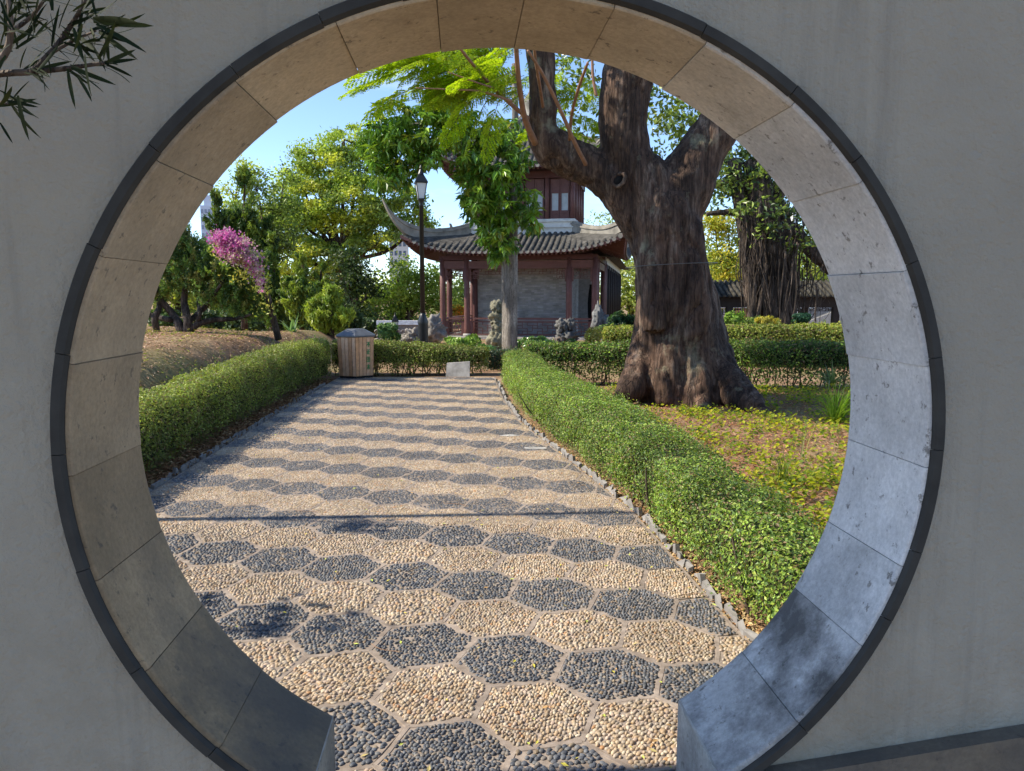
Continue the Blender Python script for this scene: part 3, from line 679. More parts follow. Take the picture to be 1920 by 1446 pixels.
def tuft(name, c, n, ln, pal, label, cat='plant', group=None, spread=.9, w=.012, lean=0.0):
    m = MB(); pal = np.array(pal)
    for _ in range(n):
        a = rng.random()*2*PI; e = rng.uniform(.15, spread); L_ = ln*rng.uniform(.6, 1.15); d = np.array((math.cos(a)*e, math.sin(a)*e, 1.0)); d /= np.linalg.norm(d)
        p0 = np.array(c) + np.r_[rng.normal(size=2)*.03, 0]; s = np.array((-math.sin(a), math.cos(a), 0)); P = []
        for t in (0, .35, .7, 1.0):
            q = p0 + d*L_*t + np.array((math.cos(a), math.sin(a), -1.0))*L_*.45*e*t*t; ww = w*(1 - t)**.6 + .0008
            P += [q - s*ww/2, q + s*ww/2]
        m.add(P, quad=[(0, 1, 3, 2), (2, 3, 5, 4), (4, 5, 7, 6)], col=pal[rng.integers(len(pal))]*rng.uniform(.8, 1.2))
    return solo(name, m, THIN, label, cat, group)
def gp(px, py, z=0.0):
    x, y, zz = ray(px, py); k_ = (z - EYE)/zz; return (x*k_, y*k_, z)
tuft('grass_tuft', gp(1470, 915, .03), 80, .34, [(.16, .22, .04), (.26, .28, .06), (.11, .17, .03)], 'tuft of arching grass in the reddish mulch', 'grass', spread=1.1)
tuft('grass_clump', gp(1566, 792, .03), 120, .62, [(.10, .20, .03), (.16, .28, .04), (.2, .3, .05)], 'fresh green grass clump against the right rim of the gate', 'grass', spread=.8, w=.014)
tuft('spiky_plant', (gp(1556, 748)[0], gp(1556, 748)[1], .25), 60, .40, [(.34, .36, .24), (.24, .29, .16), (.12, .2, .06)], 'spiky pale-striped plant beside the right rim of the gate', 'plant', spread=1.5, w=.025)
tuft('seeding_grass', gp(1512, 862, .03), 5, .55, [(.4, .42, .2), (.45, .4, .22)], 'single pale seeding grass stem standing in the mulch', 'grass', spread=.3, w=.009)

# ------------------------------------------------------------------ tree helpers
def curve(pts, n=12):
    P = np.array([tuple(p) for p in pts], float); t = np.linspace(0, len(P)-1, n)
    if len(P) == 2: return P[0] + (P[1]-P[0])*(t[:, None])
    out = []
    for x in t:
        i = min(int(x), len(P)-2); f = x - i; p0 = P[max(i-1, 0)]; p1 = P[i]; p2 = P[i+1]; p3 = P[min(i+2, len(P)-1)]
        out.append(.5*((2*p1) + (-p0+p2)*f + (2*p0-5*p1+4*p2-p3)*f*f + (-p0+3*p1-3*p2+p3)*f**3))
    return np.array(out)
def rints(r, n): return np.interp(np.linspace(0, len(r)-1, n), np.arange(len(r)), r)
def limb(m, pts, rad, n=12, sides=8, col=(1, 1, 1), wob=.03): m.tube(curve(pts, n), rints(rad, n), sides, col, True, wob)
def crown(m, lobes, clumps, per, cr, size, pal, aspect=.5, flat=.6, upn=.6, shell=.45, var=.3):
    pal = np.array(pal)*np.array((2.25, 1.95, 1.45)); cent = []
    for (c, r) in lobes:
        c = np.array(tuple(c)); r = np.broadcast_to(np.asarray(r, float), (3,)); k_ = max(3, int(clumps*(r[0]*r[2])))
        d = rv(k_); rad = shell + (1-shell)*rng.random(k_)**.5; cent.append(c + d*rad[:, None]*r)
    cent = np.concatenate(cent); n = len(cent)*per
    ci = np.repeat(np.arange(len(cent)), per); sc = rng.uniform(.6, 1.4, len(cent))
    P = cent[ci] + rng.normal(size=(n, 3))*cr*sc[ci, None]*[1, 1, flat]
    base = pal[rng.integers(len(pal), size=len(cent))]*rng.uniform(1-var, 1+var, (len(cent), 1))
    c = base[ci]*rng.uniform(.75, 1.25, (n, 1))
    m.leaves(P, rv(n) + [0, 0, upn], size*rng.uniform(.6, 1.3, n), aspect, .1, c)
    return cent
def tree(name, base, lobes, label, pal, clumps=12, per=40, cr=.35, size=.14, bark=None, tr=.25, mt=None, group='trees beyond the path', aspect=.5, limbs=True, shell=.45, top=None, flat=.6, twigs=26):
    root = thing(name, base, label, 'tree', group)
    m = MB(); cent = crown(m, lobes, clumps, per, cr, size, pal, aspect, flat, shell=shell)
    part('crown', m, mt or LEAF, root, False, 'stuff')
    t = MB(); base = np.array(base); top = np.array(top if top is not None else np.mean([np.array(tuple(c)) for c, r in lobes], 0))
    fork = base + (top - base)*.55 + np.r_[rng.normal(size=2)*.15, 0]
    limb(t, [base - [0, 0, .1], base + (fork-base)*.5 + np.r_[rng.normal(size=2)*tr*.5, 0], fork, fork + (top-fork)*.6, top], [tr*1.3, tr, tr*.8, tr*.5, tr*.25], 14, 9)
    if limbs:
        for c, r in lobes:
            c = np.array(tuple(c)); s = fork + (top - fork)*rng.random()*.6; mid_ = (s + c)/2 + [0, 0, -.12*np.linalg.norm(c-s)] + rng.normal(size=3)*.1
            limb(t, [s, mid_, c], [tr*.45, tr*.3, tr*.1], 8, 6)
        for q in rng.integers(len(cent), size=twigs):
            c = cent[q]; lc = min((np.array(tuple(l[0])) for l in lobes), key=lambda u: np.linalg.norm(u - c)); limb(t, [lc, (lc+c)/2 + rng.normal(size=3)*.08, c], [tr*.12, tr*.09, tr*.05], 5, 5)
    part('trunk', t, bark or BARK, root, True)
    return root
def L(px, py, r, d, rd=None, dd=0.0):       # a crown lobe seen at px, py with r pixels radius, d metres away
    k_ = mpp(d); return (at(px, py, d + dd), (r*k_, (rd or r*.9)*k_, r*k_*.85))

# ------------------------------------------------------------------ the big old tree
TD = 11.0
bt = thing('old_tree', gp(1280, 752), 'massive old tree with dark fluted trunk, flared roots and forked limbs', 'tree')
tm = MB()
def TP(px, py, dd=0.0): return at(px, py, TD + dd)
def tl(lst, n=26, sides=20, dd=0.0):
    limb(tm, [TP(a, b_, dd + (e[0] if e else 0)) for a, b_, r, *e in lst], [r*.925 for a, b_, r, *e in lst], n, sides, wob=.025)
tl([(1282, 800, .86), (1281, 745, .80), (1277, 700, .715), (1273, 640, .655), (1268, 580, .63), (1259, 500, .585), (1250, 450, .60), (1240, 405, .60), (1232, 370, .50)], 30, 24)
tl([(1246, 430, .52), (1205, 345, .45), (1176, 290, .385), (1168, 235, .375), (1171, 185, .40), (1178, 130, .42), (1185, 60, .42), (1192, -60, .38)])
tl([(1250, 440, .50), (1284, 345, .46), (1312, 290, .38), (1345, 240, .35), (1395, 180, .34), (1460, 110, .32), (1560, 20, .28)])
tl([(1236, 455, .42), (1176, 378, .34), (1125, 326, .295), (1075, 298, .315), (1036, 276, .315), (1017, 240, .25), (1019, 190, .235), (1018, 140, .23), (1011, 70, .22), (1000, -40, .2)])
for lst in ([(1232, 560, .30), (1215, 650, .30), (1203, 700, .30, -.2), (1186, 724, .26, -.4), (1168, 744, .18, -.5), (1150, 760, .07, -.55)],
            [(1310, 560, .30), (1328, 650, .30), (1345, 690, .32, -.2), (1378, 733, .29, -.6), (1408, 761, .21, -1.0), (1434, 779, .13, -1.35), (1462, 790, .05, -1.6)],
            [(1270, 600, .3, -.2), (1255, 680, .26, -.4), (1248, 730, .2, -.52), (1244, 762, .12, -.62)],
            [(1300, 620, .3, -.2), (1310, 690, .26, -.42), (1318, 745, .18, -.62), (1312, 785, .09, -.95)],
            [(1222, 450, .24, -.2), (1222, 540, .2, -.42), (1228, 620, .2, -.42)], [(1290, 420, .26, -.2), (1300, 520, .24, -.36), (1312, 610, .22, -.36)],
            [(1310, 500, .15, .1), (1335, 600, .20, .1), (1356, 690, .24, .2), (1392, 745, .16, .2)]):
    tl(lst, 16, 14)
# knot hole collar
kc = TP(1160, 337, -.40); a = np.linspace(0, 2*PI, 14)
tm.tube([kc + Vector((math.cos(q)*.09 + math.sin(q)*.03, -.02 - .02*math.cos(q), math.sin(q)*.10)) for q in a], .035, 8)
tmp = bpy.data.objects.new('tmp', tm.mesh('tmp')); COL.objects.link(tmp)
rm = tmp.modifiers.new('r', 'REMESH'); rm.mode = 'VOXEL'; rm.voxel_size = .030
sm_ = tmp.modifiers.new('s', 'SMOOTH'); sm_.iterations = 5; sm_.factor = .5
dg = bpy.context.evaluated_depsgraph_get(); me = bpy.data.meshes.new_from_object(tmp.evaluated_get(dg)); bpy.data.objects.remove(tmp)
nV = len(me.vertices); co = np.empty(nV*3, np.float32); me.vertices.foreach_get('co', co); co = co.reshape(-1, 3); nr = np.empty(nV*3, np.float32); me.vertices.foreach_get('normal', nr); nr = nr.reshape(-1, 3)
ds = np.empty(nV)
for q in range(nV):
    x, y, z = co[q]; w_ = mnoise.noise((x*.8, y*.8, z*.6))*.5
    r1 = 1 - abs(mnoise.noise(((x + w_)*3.4, (y + w_)*3.4, z*.55)))*2.0
    r2 = mnoise.fractal((x*7, y*7, z*2.2), .9, 2.1, 4); r3 = mnoise.noise((x*1.6, y*1.6, z*1.4))
    r4 = 1 - abs(mnoise.noise(((x + w_)*8.5, (y + w_)*8.5, z*1.1)))*2.2
    ds[q] = -.045*max(r1, 0)**4 - .010*max(r4, 0)**2 + .012*r2 + .022*r3
co = co + nr*ds[:, None]
me.vertices.foreach_set('co', co.astype(np.float32).ravel()); me.polygons.foreach_set('use_smooth', np.ones(len(me.polygons), bool)); me.update()
me.materials.clear(); me.materials.append(BARK)
link('trunk', me, bt)
m = MB(); kc = TP(1160, 338, -.40); m.tube([kc + Vector((math.cos(q)*.075 + math.sin(q)*.03, -.02 - .03*math.cos(q), math.sin(q)*.09)) for q in np.linspace(0, 2*PI, 18)], .028, 8, cap=False, wob=.15)
part('knot_collar', m, BARK, bt, True)
m = MB(); m.lathe((0, 0, 0), [(.07, 0), (.05, .015), (.01, .02)], 10, (.012, .009, .007)); V_ = m.V[0]; m.V[0] = np.c_[V_[:, 0] + V_[:, 1]*.3, -V_[:, 2] - .01, V_[:, 1]*1.2] + np.array(kc); part('knot_shade', m, MATTE, bt, True)  # near-black cap paints the shade inside the knot hole
m = MB()
for e_ in ((-4.2, 10.4, 6.5), (-2.6, 10.6, 6.8), (-.6, 10.7, 7.0), (1.6, 11.1, 7.4), (3.6, 11.2, 7.3)):
    s0 = TP(1000, -40) if e_[0] < 0 else TP(1192, -60); limb(m, [s0, (np.array(s0)*.5 + np.array(e_)*.5) + [0, 0, .25], e_], [.16, .1, .03], 10, 8)
part('limb', m, BARK, bt, True)
# wire tied round the trunk
wm = MB(); cw = TP(1258, 498); wm.tube([(cw.x + math.cos(q)*.66, cw.y + math.sin(q)*.66, cw.z + .03*math.cos(q)) for q in np.linspace(0, 2*PI, 40)], .006, 5, cap=False)
solo('tie_wire', wm, WIRE, 'thin wire tied round the big old trunk', 'wire', smooth=True)

# shoots with feathery leaves growing out of its left limb
def frond_mesh(seed):
    r = np.random.default_rng(seed); m = MB(); Ln = .62; npin = 11; cols = np.array([(.36, .46, .02), (.30, .42, .02), (.42, .50, .03), (.25, .38, .02)])
    P, A, S, NR = [], [], [], []
    m.tube([(t*Ln, 0, -.10*t*t) for t in np.linspace(0, 1, 6)], rints([.005, .0015], 6), 4, (.26, .22, .06), False)
    for q in range(npin):
        t = .16 + .82*q/(npin-1); base = np.array((t*Ln, 0, -.10*t*t)); pl = (.20*math.sin(PI*min(1, .25 + t*.72)) + .03)
        for sd in (-1, 1):
            ang = math.radians(62 - 18*t + r.normal()*4); d = np.array((math.cos(ang), sd*math.sin(ang), -.18 + r.normal()*.06)); d /= np.linalg.norm(d)
            nl = max(5, int(pl/.0165)); perp = np.array((-d[1], d[0], 0))
            for w_ in range(nl):
                u = (w_ + .6)/nl
                for s2 in (-1, 1):
                    ll = .043*(1 - .45*abs(u - .45))*(1 + r.normal()*.08)
                    a_ = perp*s2*.86 + d*.5; a_ = a_/np.linalg.norm(a_)
                    P.append(base + d*pl*u + a_*ll*.5 + np.array((0, 0, -.03*u*u))); A.append(a_); S.append(ll); NR.append(np.array((r.normal()*.25, r.normal()*.25, 1)))
    P, A, S, NR = map(np.array, (P, A, S, NR)); c = cols[r.integers(4, size=len(P))]*r.uniform(.85, 1.15, (len(P), 1))
    m.leaves(P, NR, S, .58, .03, c, axis=A); me_ = m.mesh('frond'); me_.materials.append(THIN); return me_
FR = [frond_mesh(s) for s in range(4)]
shoots = [([(1003, 268), (985, 225), (975, 170), (969, 108), (966, 40)], [.05, .042, .035, .03, .025], -.9),
          ([(990, 222), (958, 195), (925, 165), (890, 125), (862, 90)], [.032, .028, .024, .02, .016], -1.1),
          ([(1098, 308), (1075, 262), (1050, 205), (1018, 140), (990, 95)], [.032, .028, .024, .02, .016], -1.0),
          ([(1068, 262), (1072, 215), (1085, 165), (1102, 118)], [.025, .022, .02, .016], -.9),
          ([(1018, 200), (1012, 160), (1004, 110), (1000, 60)], [.024, .022, .02, .016], -.7),
          ([(960, 190), (905, 172), (850, 168), (780, 165)], [.018, .014, .010, .006], -1.15),
          ([(925, 165), (880, 150), (840, 135)], [.012, .009, .006], -1.25),
          ([(1118, 180), (1112, 145), (1110, 100)], [.022, .02, .016], -.5)]
SHOOT = m_simple('shoot_bark', (.28, .15, .09), .75, .25, 12, .3, .2)
fr_spots = [[], [], [], [], [], [], [], []]
sobj = []
for si_, (pts, rad, dd) in enumerate(shoots):
    m = MB(); limb(m, [TP(a_, b_, -.35 + (dd - .9)*q_/(len(pts)-1)) if si_ < 5 else TP(a_, b_, dd - .6) for q_, (a_, b_) in enumerate(pts)], rad, 14, 7); sobj.append(part('shoot', m, SHOOT, bt, True))
def put_frond(si, px, py, dd, heading, tilt, roll, sc):
    o = link('frond', FR[int(rng.integers(4))], sobj[si])
    o.location = at(px, py, TD + dd); o.rotation_euler = (roll, tilt, heading); o.scale = (sc, sc, sc)
for q in range(150):
    rg = rng.random()
    if rg < .80: px, py = rng.uniform(770, 990), rng.uniform(60, 175); si = int(rng.choice([1, 5, 6, 0]))
    else: px, py = rng.uniform(1030, 1115), rng.uniform(110, 280); si = int(rng.choice([2, 3]))
    if px < 830 and py > 140: py = rng.uniform(80, 140)
    out = math.atan2(rng.normal()*.8, -1.0 if px < 985 else rng.normal())
    put_frond(si, px, py, rng.uniform(-1.7, -.1) if px < 985 else rng.uniform(.7, 1.6), out, rng.uniform(.0, .45), rng.normal()*.35, rng.uniform(.7, 1.05))
for px, py, h_, ti in ((890, 180, PI*.95, .8), (915, 185, PI*1.02, 1.0), (935, 190, PI*.8, 1.1), (760, 130, PI, .25), (740, 140, PI*1.05, .25), (775, 165, PI, .4), (750, 120, PI*.97, .2)):
    put_frond(1, px, py, -1.3, h_, ti, rng.normal()*.3, 1.15)
# the old tree's own leaves, dark behind the limbs
m = MB(); OC = [(.045, .08, .015), (.07, .12, .02), (.10, .15, .028)]
crown(m, [L(1255, 195, 52, 12.8), L(1300, 190, 48, 13), L(1290, 250, 40, 13.2), L(1060, 170, 60, 13), L(1250, 262, 34, 12.6), L(1090, 255, 44, 13.2), L(1335, 300, 30, 13), L(1340, 200, 40, 13.4), L(1235, 215, 30, 13.5), L(1045, 120, 40, 12.6)], 62, 20, .16, .12, OC)
crown(m, [((-4.4, 10.4, 6.6), (1.0, 1.0, .6)), ((-3.0, 10.7, 6.9), (1.1, 1.0, .6)), ((-1.7, 10.3, 7.0), (1.1, 1.1, .6)), ((-.5, 10.8, 7.2), (1.1, 1.1, .6)), ((.8, 10.9, 7.4), (1.2, 1.2, .7)), ((2.2, 11.2, 7.7), (1.2, 1.2, .7)), ((3.6, 11.2, 7.4), (1.2, 1.2, .7)), ((-2.2, 11.6, 7.0), (1.1, .9, .6)), ((.2, 12.0, 7.3), (1.2, 1.0, .6))], 15, 34, .2, .16, OC)
part('crown', m, GLOSSY, bt, False, 'stuff')

# ------------------------------------------------------------------ slim tree with glossy drooping leaves
SD = 20.0
st = thing('slim_tree', gp(955, 668), 'slim pale-trunked tree with glossy drooping leaves before the pavilion', 'tree')
m = MB()
def SP(px, py, dd=0.0): return at(px, py, SD + dd)
limb(m, [SP(957, 690), SP(957, 640), SP(958, 560), SP(960, 470), SP(962, 400), SP(965, 300), SP(966, 200), SP(964, 120)], [.21, .195, .185, .16, .13, .10, .085, .07], 24, 10)
limb(m, [SP(952, 690, .1), SP(951, 600, .1), SP(949, 500, .1), SP(945, 440, .1), SP(930, 380, .1), SP(905, 330)], [.16, .15, .13, .09, .07, .03], 18, 9)
limb(m, [SP(961, 300), SP(930, 262), SP(870, 240), SP(800, 232), SP(735, 240)], [.08, .07, .06, .045, .02], 14, 7)
limb(m, [SP(962, 480), SP(972, 470), SP(976, 458), SP(968, 448), SP(957, 440)], [.03, .028, .025, .02, .015], 10, 6)
limb(m, [SP(962, 430), SP(985, 415), SP(995, 385)], [.03, .025, .012], 8, 6)
limb(m, [SP(947, 440), (SP(940, 415)), SP(932, 390)], [.035, .03, .02], 8, 6)
part('trunk', m, BARK2, st, True)
m = MB()
lob = [(735, 225, 42), (712, 285, 36), (762, 280, 46), (795, 235, 42), (760, 325, 28), (800, 285, 30), (720, 330, 26), (850, 225, 45), (880, 265, 42), (925, 300, 46), (905, 350, 42), (938, 395, 36), (925, 430, 28), (940, 455, 26), (880, 310, 30), (955, 330, 30), (992, 375, 22), (995, 415, 20), (940, 250, 40), (830, 190, 40), (900, 395, 28), (935, 478, 14), (885, 365, 26), (700, 255, 24), (975, 300, 22)]
Pb = []
for px, py, r in lob:
    k_ = int(8 + r*r*.03)
    for _ in range(k_):
        a_ = rng.random()*2*PI; q = r*math.sqrt(rng.random()); Pb.append(tuple(at(px + q*math.cos(a_), py + q*math.sin(a_)*.95, SD - .3 + rng.normal()*.45)))
Pb = np.array(Pb); per = 9; n = len(Pb)*per; ci = np.repeat(np.arange(len(Pb)), per)
ang = rng.random(n)*2*PI; el = rng.uniform(-1.3, .1, n); ax = np.c_[np.cos(ang)*np.cos(el), np.sin(ang)*np.cos(el), np.sin(el)]
sz = rng.uniform(.2, .31, n); P = Pb[ci] + ax*(sz*.55)[:, None]
nrm = np.cross(ax, np.cross(np.tile((0., 0, 1), (n, 1)), ax)) + rng.normal(size=(n, 3))*.25
GL = 1.5*np.array([(.075, .15, .015), (.10, .19, .018), (.055, .115, .015), (.15, .23, .02), (.12, .21, .03)]); cb = GL[rng.integers(5, size=len(Pb))]*rng.uniform(.75, 1.25, (len(Pb), 1))
yl = rng.random(len(Pb)) < .07; cb[yl] = (.30, .32, .03)
m.leaves(P, nrm, sz, .36, .06, cb[ci]*rng.uniform(.8, 1.2, (n, 1)), axis=ax, droop=.12)
part('crown', m, GLOSSY, st, False, 'stuff')

# ------------------------------------------------------------------ pavilion
PH = math.radians(-10.5)
pc = at(970, 632, 28.1)
pav = thing('pavilion', (pc.x, pc.y, .0), 'two-storey oxblood-red Chinese pavilion with upswept grey tile roofs', 'pavilion', rotz=PH)
C0, C1 = 1.95, 2.9
m = MB(); m.box(-3.35, 3.35, -.45, 6.25, -.2, .06); part('platform', m, CONC, pav)
def column(x, y, z0, z1, r, mt=REDW):
    m = MB(); m.lathe((x, y, 0), [(r, z0), (r, z0 + .3), (r*.97, (z0+z1)/2), (r*.92, z1)], 12); o = part('column', m, mt, pav, True)
    return o
cols = [(x, y) for x in (-C1, -C0, C0, C1) for y in (0, 5.8)] + [(x, y) for x in (-C1, C1) for y in (.95, 4.85)]
for x, y in cols:
    column(x, y, .06, 3.0, .118); b_ = MB(); b_.lathe((x, y, 0), [(.16, .06), (.175, .10), (.15, .16)], 12); part('column_base', b_, CONC, pav, True)
for x in (-C0, C0):
    for y in (.95, 4.85): column(x + (.1 if x < 0 else -.1), y - .02, .06, 3.3, .105, REDD)
def bars(mb, x0, x1, z0, z1, nx, nz, y, w=.028, axis='x', seed=0, full=False):
    """Chinese fret: meander of short bars inside a frame"""
    def put(a, b_):
        A = (a[0], y, a[1]) if axis == 'x' else (y, a[0], a[1]); B = (b_[0], y, b_[1]) if axis == 'x' else (y, b_[0], b_[1]); mb.bar(A, B, w, w)
    gx = np.linspace(x0, x1, nx+1); gz_ = np.linspace(z0, z1, nz+1)
    for q in range(nz+1):
        for p in range(nx):
            if q in (0, nz) or (p + q) % 3 != 1: put((gx[p], gz_[q]), (gx[p+1], gz_[q]))
    for p in range(nx+1):
        for q in range(nz):
            if p in (0, nx) or (p*2 + q) % 3 != 0: put((gx[p], gz_[q]), (gx[p], gz_[q+1]))
def railing(x0, x1, y, axis='x', nx=6):
    def B(mb, a0, a1, d, z0, z1):
        if axis == 'x': mb.box(a0, a1, y-d, y+d, z0, z1)
        else: mb.box(y-d, y+d, a0, a1, z0, z1)
    m = MB(); B(m, x0, x1, .06, .70, .765); part('handrail', m, REDW, pav)
    m = MB(); B(m, x0, x1, .03, .10, .15); B(m, x0, x1, .03, .60, .64); B(m, x0, x0+.12, .028, .15, .60); B(m, x1-.12, x1, .028, .15, .60)
    bars(m, x0+.12, x1-.12, .15, .60, nx, 4, y, .026, axis); part('balustrade', m, REDW, pav)
def hang(x0, x1, y, axis='x', nx=6, side=.36, mid=.0):
    m = MB(); z1 = 2.60
    def fr(a0, a1, zz):
        if axis == 'x': m.box(a0, a1, y-.02, y+.02, zz, z1)
        else: m.box(y-.02, y+.02, a0, a1, zz, z1)
    fr(x0, x0+.06, z1-side-.12); fr(x1-.06, x1, z1-side-.12)
    if mid: bars(m, x0+.06, x1-.06, z1-mid, z1, nx, 2, y, .022, axis); bars(m, x0+.06, x0+.36, z1-side, z1, 3, 5, y, .022, axis); bars(m, x1-.36, x1-.06, z1-side, z1, 3, 5, y, .022, axis)
    else: bars(m, x0+.06, x1-.06, z1-side, z1, nx, 5, y, .022, axis)
    part('hanging_lattice', m, REDW, pav)
for (x0, x1, nx, mid) in ((-C1+.1, -C0-.1, 5, 0), (-C0+.1, C0-.1, 26, .2), (C0+.1, C1-.1, 5, 0)):
    railing(x0, x1, 0, 'x', max(4, int(nx*.7))); hang(x0, x1, 0, 'x', nx, .36, mid)
for yy_, ax_ in ((-C1, 'y'), (C1, 'y')):
    for (x0, x1, nx, mid) in ((.1, .85, 5, 0), (1.05, 4.75, 24, .2), (4.95, 5.7, 5, 0)): yy_ > 0 or (railing(x0, x1, yy_, 'y', max(4, int(nx*.7))), hang(x0, x1, yy_, 'y', nx, .36, mid))
for y in (0, 5.8):
    m = MB(); m.box(-C1, C1, y-.07, y+.07, 2.62, 2.90); part('lintel', m, REDW, pav)
    m = MB(); m.box(-C1-.1, C1+.1, y-.085, y+.085, 2.93, 3.10); part('eave_beam', m, REDD, pav)
for x in (-C1, C1):
    m = MB(); m.box(x-.065, x+.065, .08, 5.72, 2.625, 2.895); part('lintel', m, REDW, pav)
    m = MB(); m.box(x-.08, x+.08, .09, 5.71, 2.935, 3.095); part('eave_beam', m, REDD, pav)
m = MB(); m.box(-C1+.1, C1-.1, .1, 5.7, 3.11, 3.16); part('ceiling_boards', m, REDD, pav)
# brick room: courses laid one by one
bw = MB(); core = MB(); core.box(-C0+.05, C0-.05, .97, 4.83, .05, 3.1, (.24, .235, .225))
bl, bh = .24, .062; z = .07; row = 0
while z < 3.05:
    for face in ('f', 'l', 'r'):
        lo, hi = (-C0+.045, C0-.045) if face == 'f' else (.965, 4.835)
        x = lo - (bl/2 if row % 2 else 0)
        while x < hi:
            a, b_ = max(x, lo) + .004, min(x + bl, hi) - .004
            if b_ - a > .02:
                cc = np.array((.30, .288, .27))*rng.uniform(.78, 1.18) * (1.0, 1.0, rng.uniform(.95, 1.06)); pr = .014 + rng.random()*.006
                if face == 'f': bw.box(a, b_, .97 - pr, .972, z + .004, z + bh - .003, cc)
                elif face == 'l': bw.box(-C0+.05-pr, -C0+.052, a, b_, z + .004, z + bh - .003, cc)
                else: bw.box(C0-.052, C0-.05+pr, a, b_, z + .004, z + bh - .003, cc)
            x += bl
    z += bh; row += 1
bwo = part('brick_wall', core, MATTE, pav); o = part('bricks', bw, BRICK, bwo, False, 'stuff')
# plain grey screen with the shade of a vase-shaped opening painted on, in the right gallery
m = MB(); m.box(C0+.1, C1-.05, 2.6, 2.7, .06, 2.9, (.25, .245, .235)); scr = part('screen_wall', m, MATTE, pav)
m = MB(); pr = [(.04, .3), (.09, .5), (.12, .9), (.13, 1.3), (.10, 1.7), (.06, 1.95), (.07, 2.05)]; c_ = 2.56
V = [(c_ - r, 2.594, z_) for r, z_ in pr] + [(c_ + r, 2.594, z_) for r, z_ in pr]
m.add(V, quad=[(q, q+7, q+8, q+1) for q in range(6)], col=(.008, .007, .007)); part('vase_shade', m, MATTE, scr)
# roofs
def roof(zt, ze, cup, ti, eo, co_, pitch, name, rad=.078, faces=('f', 'l', 'r', 'b')):
    """zt/ti: height and half width at the top; ze: eave height; eo: eave half depth; co_: corner half width; cup: lift of the corners"""
    def eave_y(x): return -(eo + (co_ - eo)*(abs(x)/co_)**4)
    def ezf(x): return ze + cup*(abs(x)/co_)**3.4
    def topy(x): return -ti if abs(x) <= ti else -abs(x)
    def zz(x, y):
        t = np.clip((-ti - y)/(-ti - eave_y(x)), 0, 1); return zt + (ezf(x) - zt)*t**.82
    rots = {'f': 0, 'r': PI/2, 'b': PI, 'l': -PI/2}
    ctr = np.array((0, C1, 0))
    for f in faces:
        a = rots[f]; ca, sa = math.cos(a), math.sin(a)
        def tr(P): P = np.asarray(P, float).reshape(-1, 3); return np.c_[P[:, 0]*ca - P[:, 1]*sa, P[:, 0]*sa + P[:, 1]*ca, P[:, 2]] + ctr
        # deck
        m = MB(); us = np.linspace(-1, 1, 41); vs_ = np.linspace(0, 1, 9); V = []; V2 = []
        for u in us:
            for v_ in vs_:
                xt, xe = ti*u, co_*u; x = xt + (xe - xt)*v_; y = -ti + (eave_y(xe) + ti)*v_
                z_ = zt + (ezf(xe) - zt)*v_**.82; V.append((x, y, z_ - .03)); V2.append((x, y, z_ - .13))
        nn_ = len(vs_); q = [(i_*nn_+j_, (i_+1)*nn_+j_, (i_+1)*nn_+j_+1, i_*nn_+j_+1) for i_ in range(40) for j_ in range(8)]
        m.add(tr(V), quad=q); part('roof_deck', m, TILE, pav, True)
        m = MB(); m.add(tr(V2), quad=[t_[::-1] for t_ in q])
        E_ = [(i_*nn_+8) for i_ in range(41)]; Va = np.concatenate([tr(np.array(V)[E_]), tr(np.array(V2)[E_])]); m.add(Va, quad=[(q_, q_+1, q_+42, q_+41) for q_ in range(40)])
        part('eave_board', m, REDW, pav, True)
        if f == 'b': continue
        # tile rows
        nrow = int(co_/pitch)
        dr = MB()
        for k_ in range(-nrow, nrow+1):
            x = k_*pitch; y0 = topy(x); y1 = eave_y(x)
            if y0 - y1 < .25: continue
            m = MB(); nt_ = max(2, int((y0 - y1)/.19)); ss = 6
            for q_ in range(nt_):
                ya, yb = y0 + (y1 - y0)*q_/nt_, y0 + (y1 - y0)*(q_+1)/nt_ - .03; V = []
                for y_, rr, lift in ((ya, rad*.86, .0), (yb, rad*1.02, .012)):
                    for a_ in np.linspace(0, PI, ss): V.append((x + rr*math.cos(a_) + rng.normal()*.002, y_, zz(x, max(y_, y1)) - .02 + lift + rr*math.sin(a_)))
                sh = rng.uniform(.7, 1.3)
                V.append((x, yb, zz(x, max(yb, y1)) - .03))
                m.add(tr(V), quad=[(p, p+1, ss+p+1, ss+p) for p in range(ss-1)], tri=[(ss+p, ss+p+1, 2*ss) for p in range(ss-1)])
            part('tile_row', m, TILE, pav, True)
            # drip tile hanging between two rows
            xm = x + pitch/2; ye = eave_y(xm) - .02; zc_ = ezf(xm) - .02
            if abs(xm) < co_ - .1:
                an = np.linspace(PI, 2*PI, 9); V = [(xm + .085*math.cos(t_), ye, zc_ + .11*math.sin(t_)) for t_ in an] + [(xm + .085*math.cos(t_), ye + .02, zc_ + .11*math.sin(t_)) for t_ in an]
                dr.add(tr(V + [(xm, ye, zc_)]), quad=[(p, p+1, 10+p, 9+p) for p in range(8)], tri=[(p+1, p, 18) for p in range(8)])
        part('drip_tiles', dr, RIDGE, pav, False, 'stuff')
        # rafters under the eave
        rf = MB()
        for x in np.arange(-co_ + .3, co_ - .25, .16):
            y0 = -min(max(C1 - .0, abs(x)*.8), eo) + .0; y1 = eave_y(x) + .06; x0_ = x*.80 if abs(x) > C1*.8 else x
            za = zt + (ezf(x) - zt)*np.clip((-ti - y0)/(-ti - eave_y(x)), 0, 1)**.82
            rf.bar(tr([(x0_, y0, za - .18)])[0], tr([(x, y1, ezf(x) - .165)])[0], .06, .06)
        part('rafters', rf, REDW, pav, False, 'stuff')
    return zz, ezf, eave_y
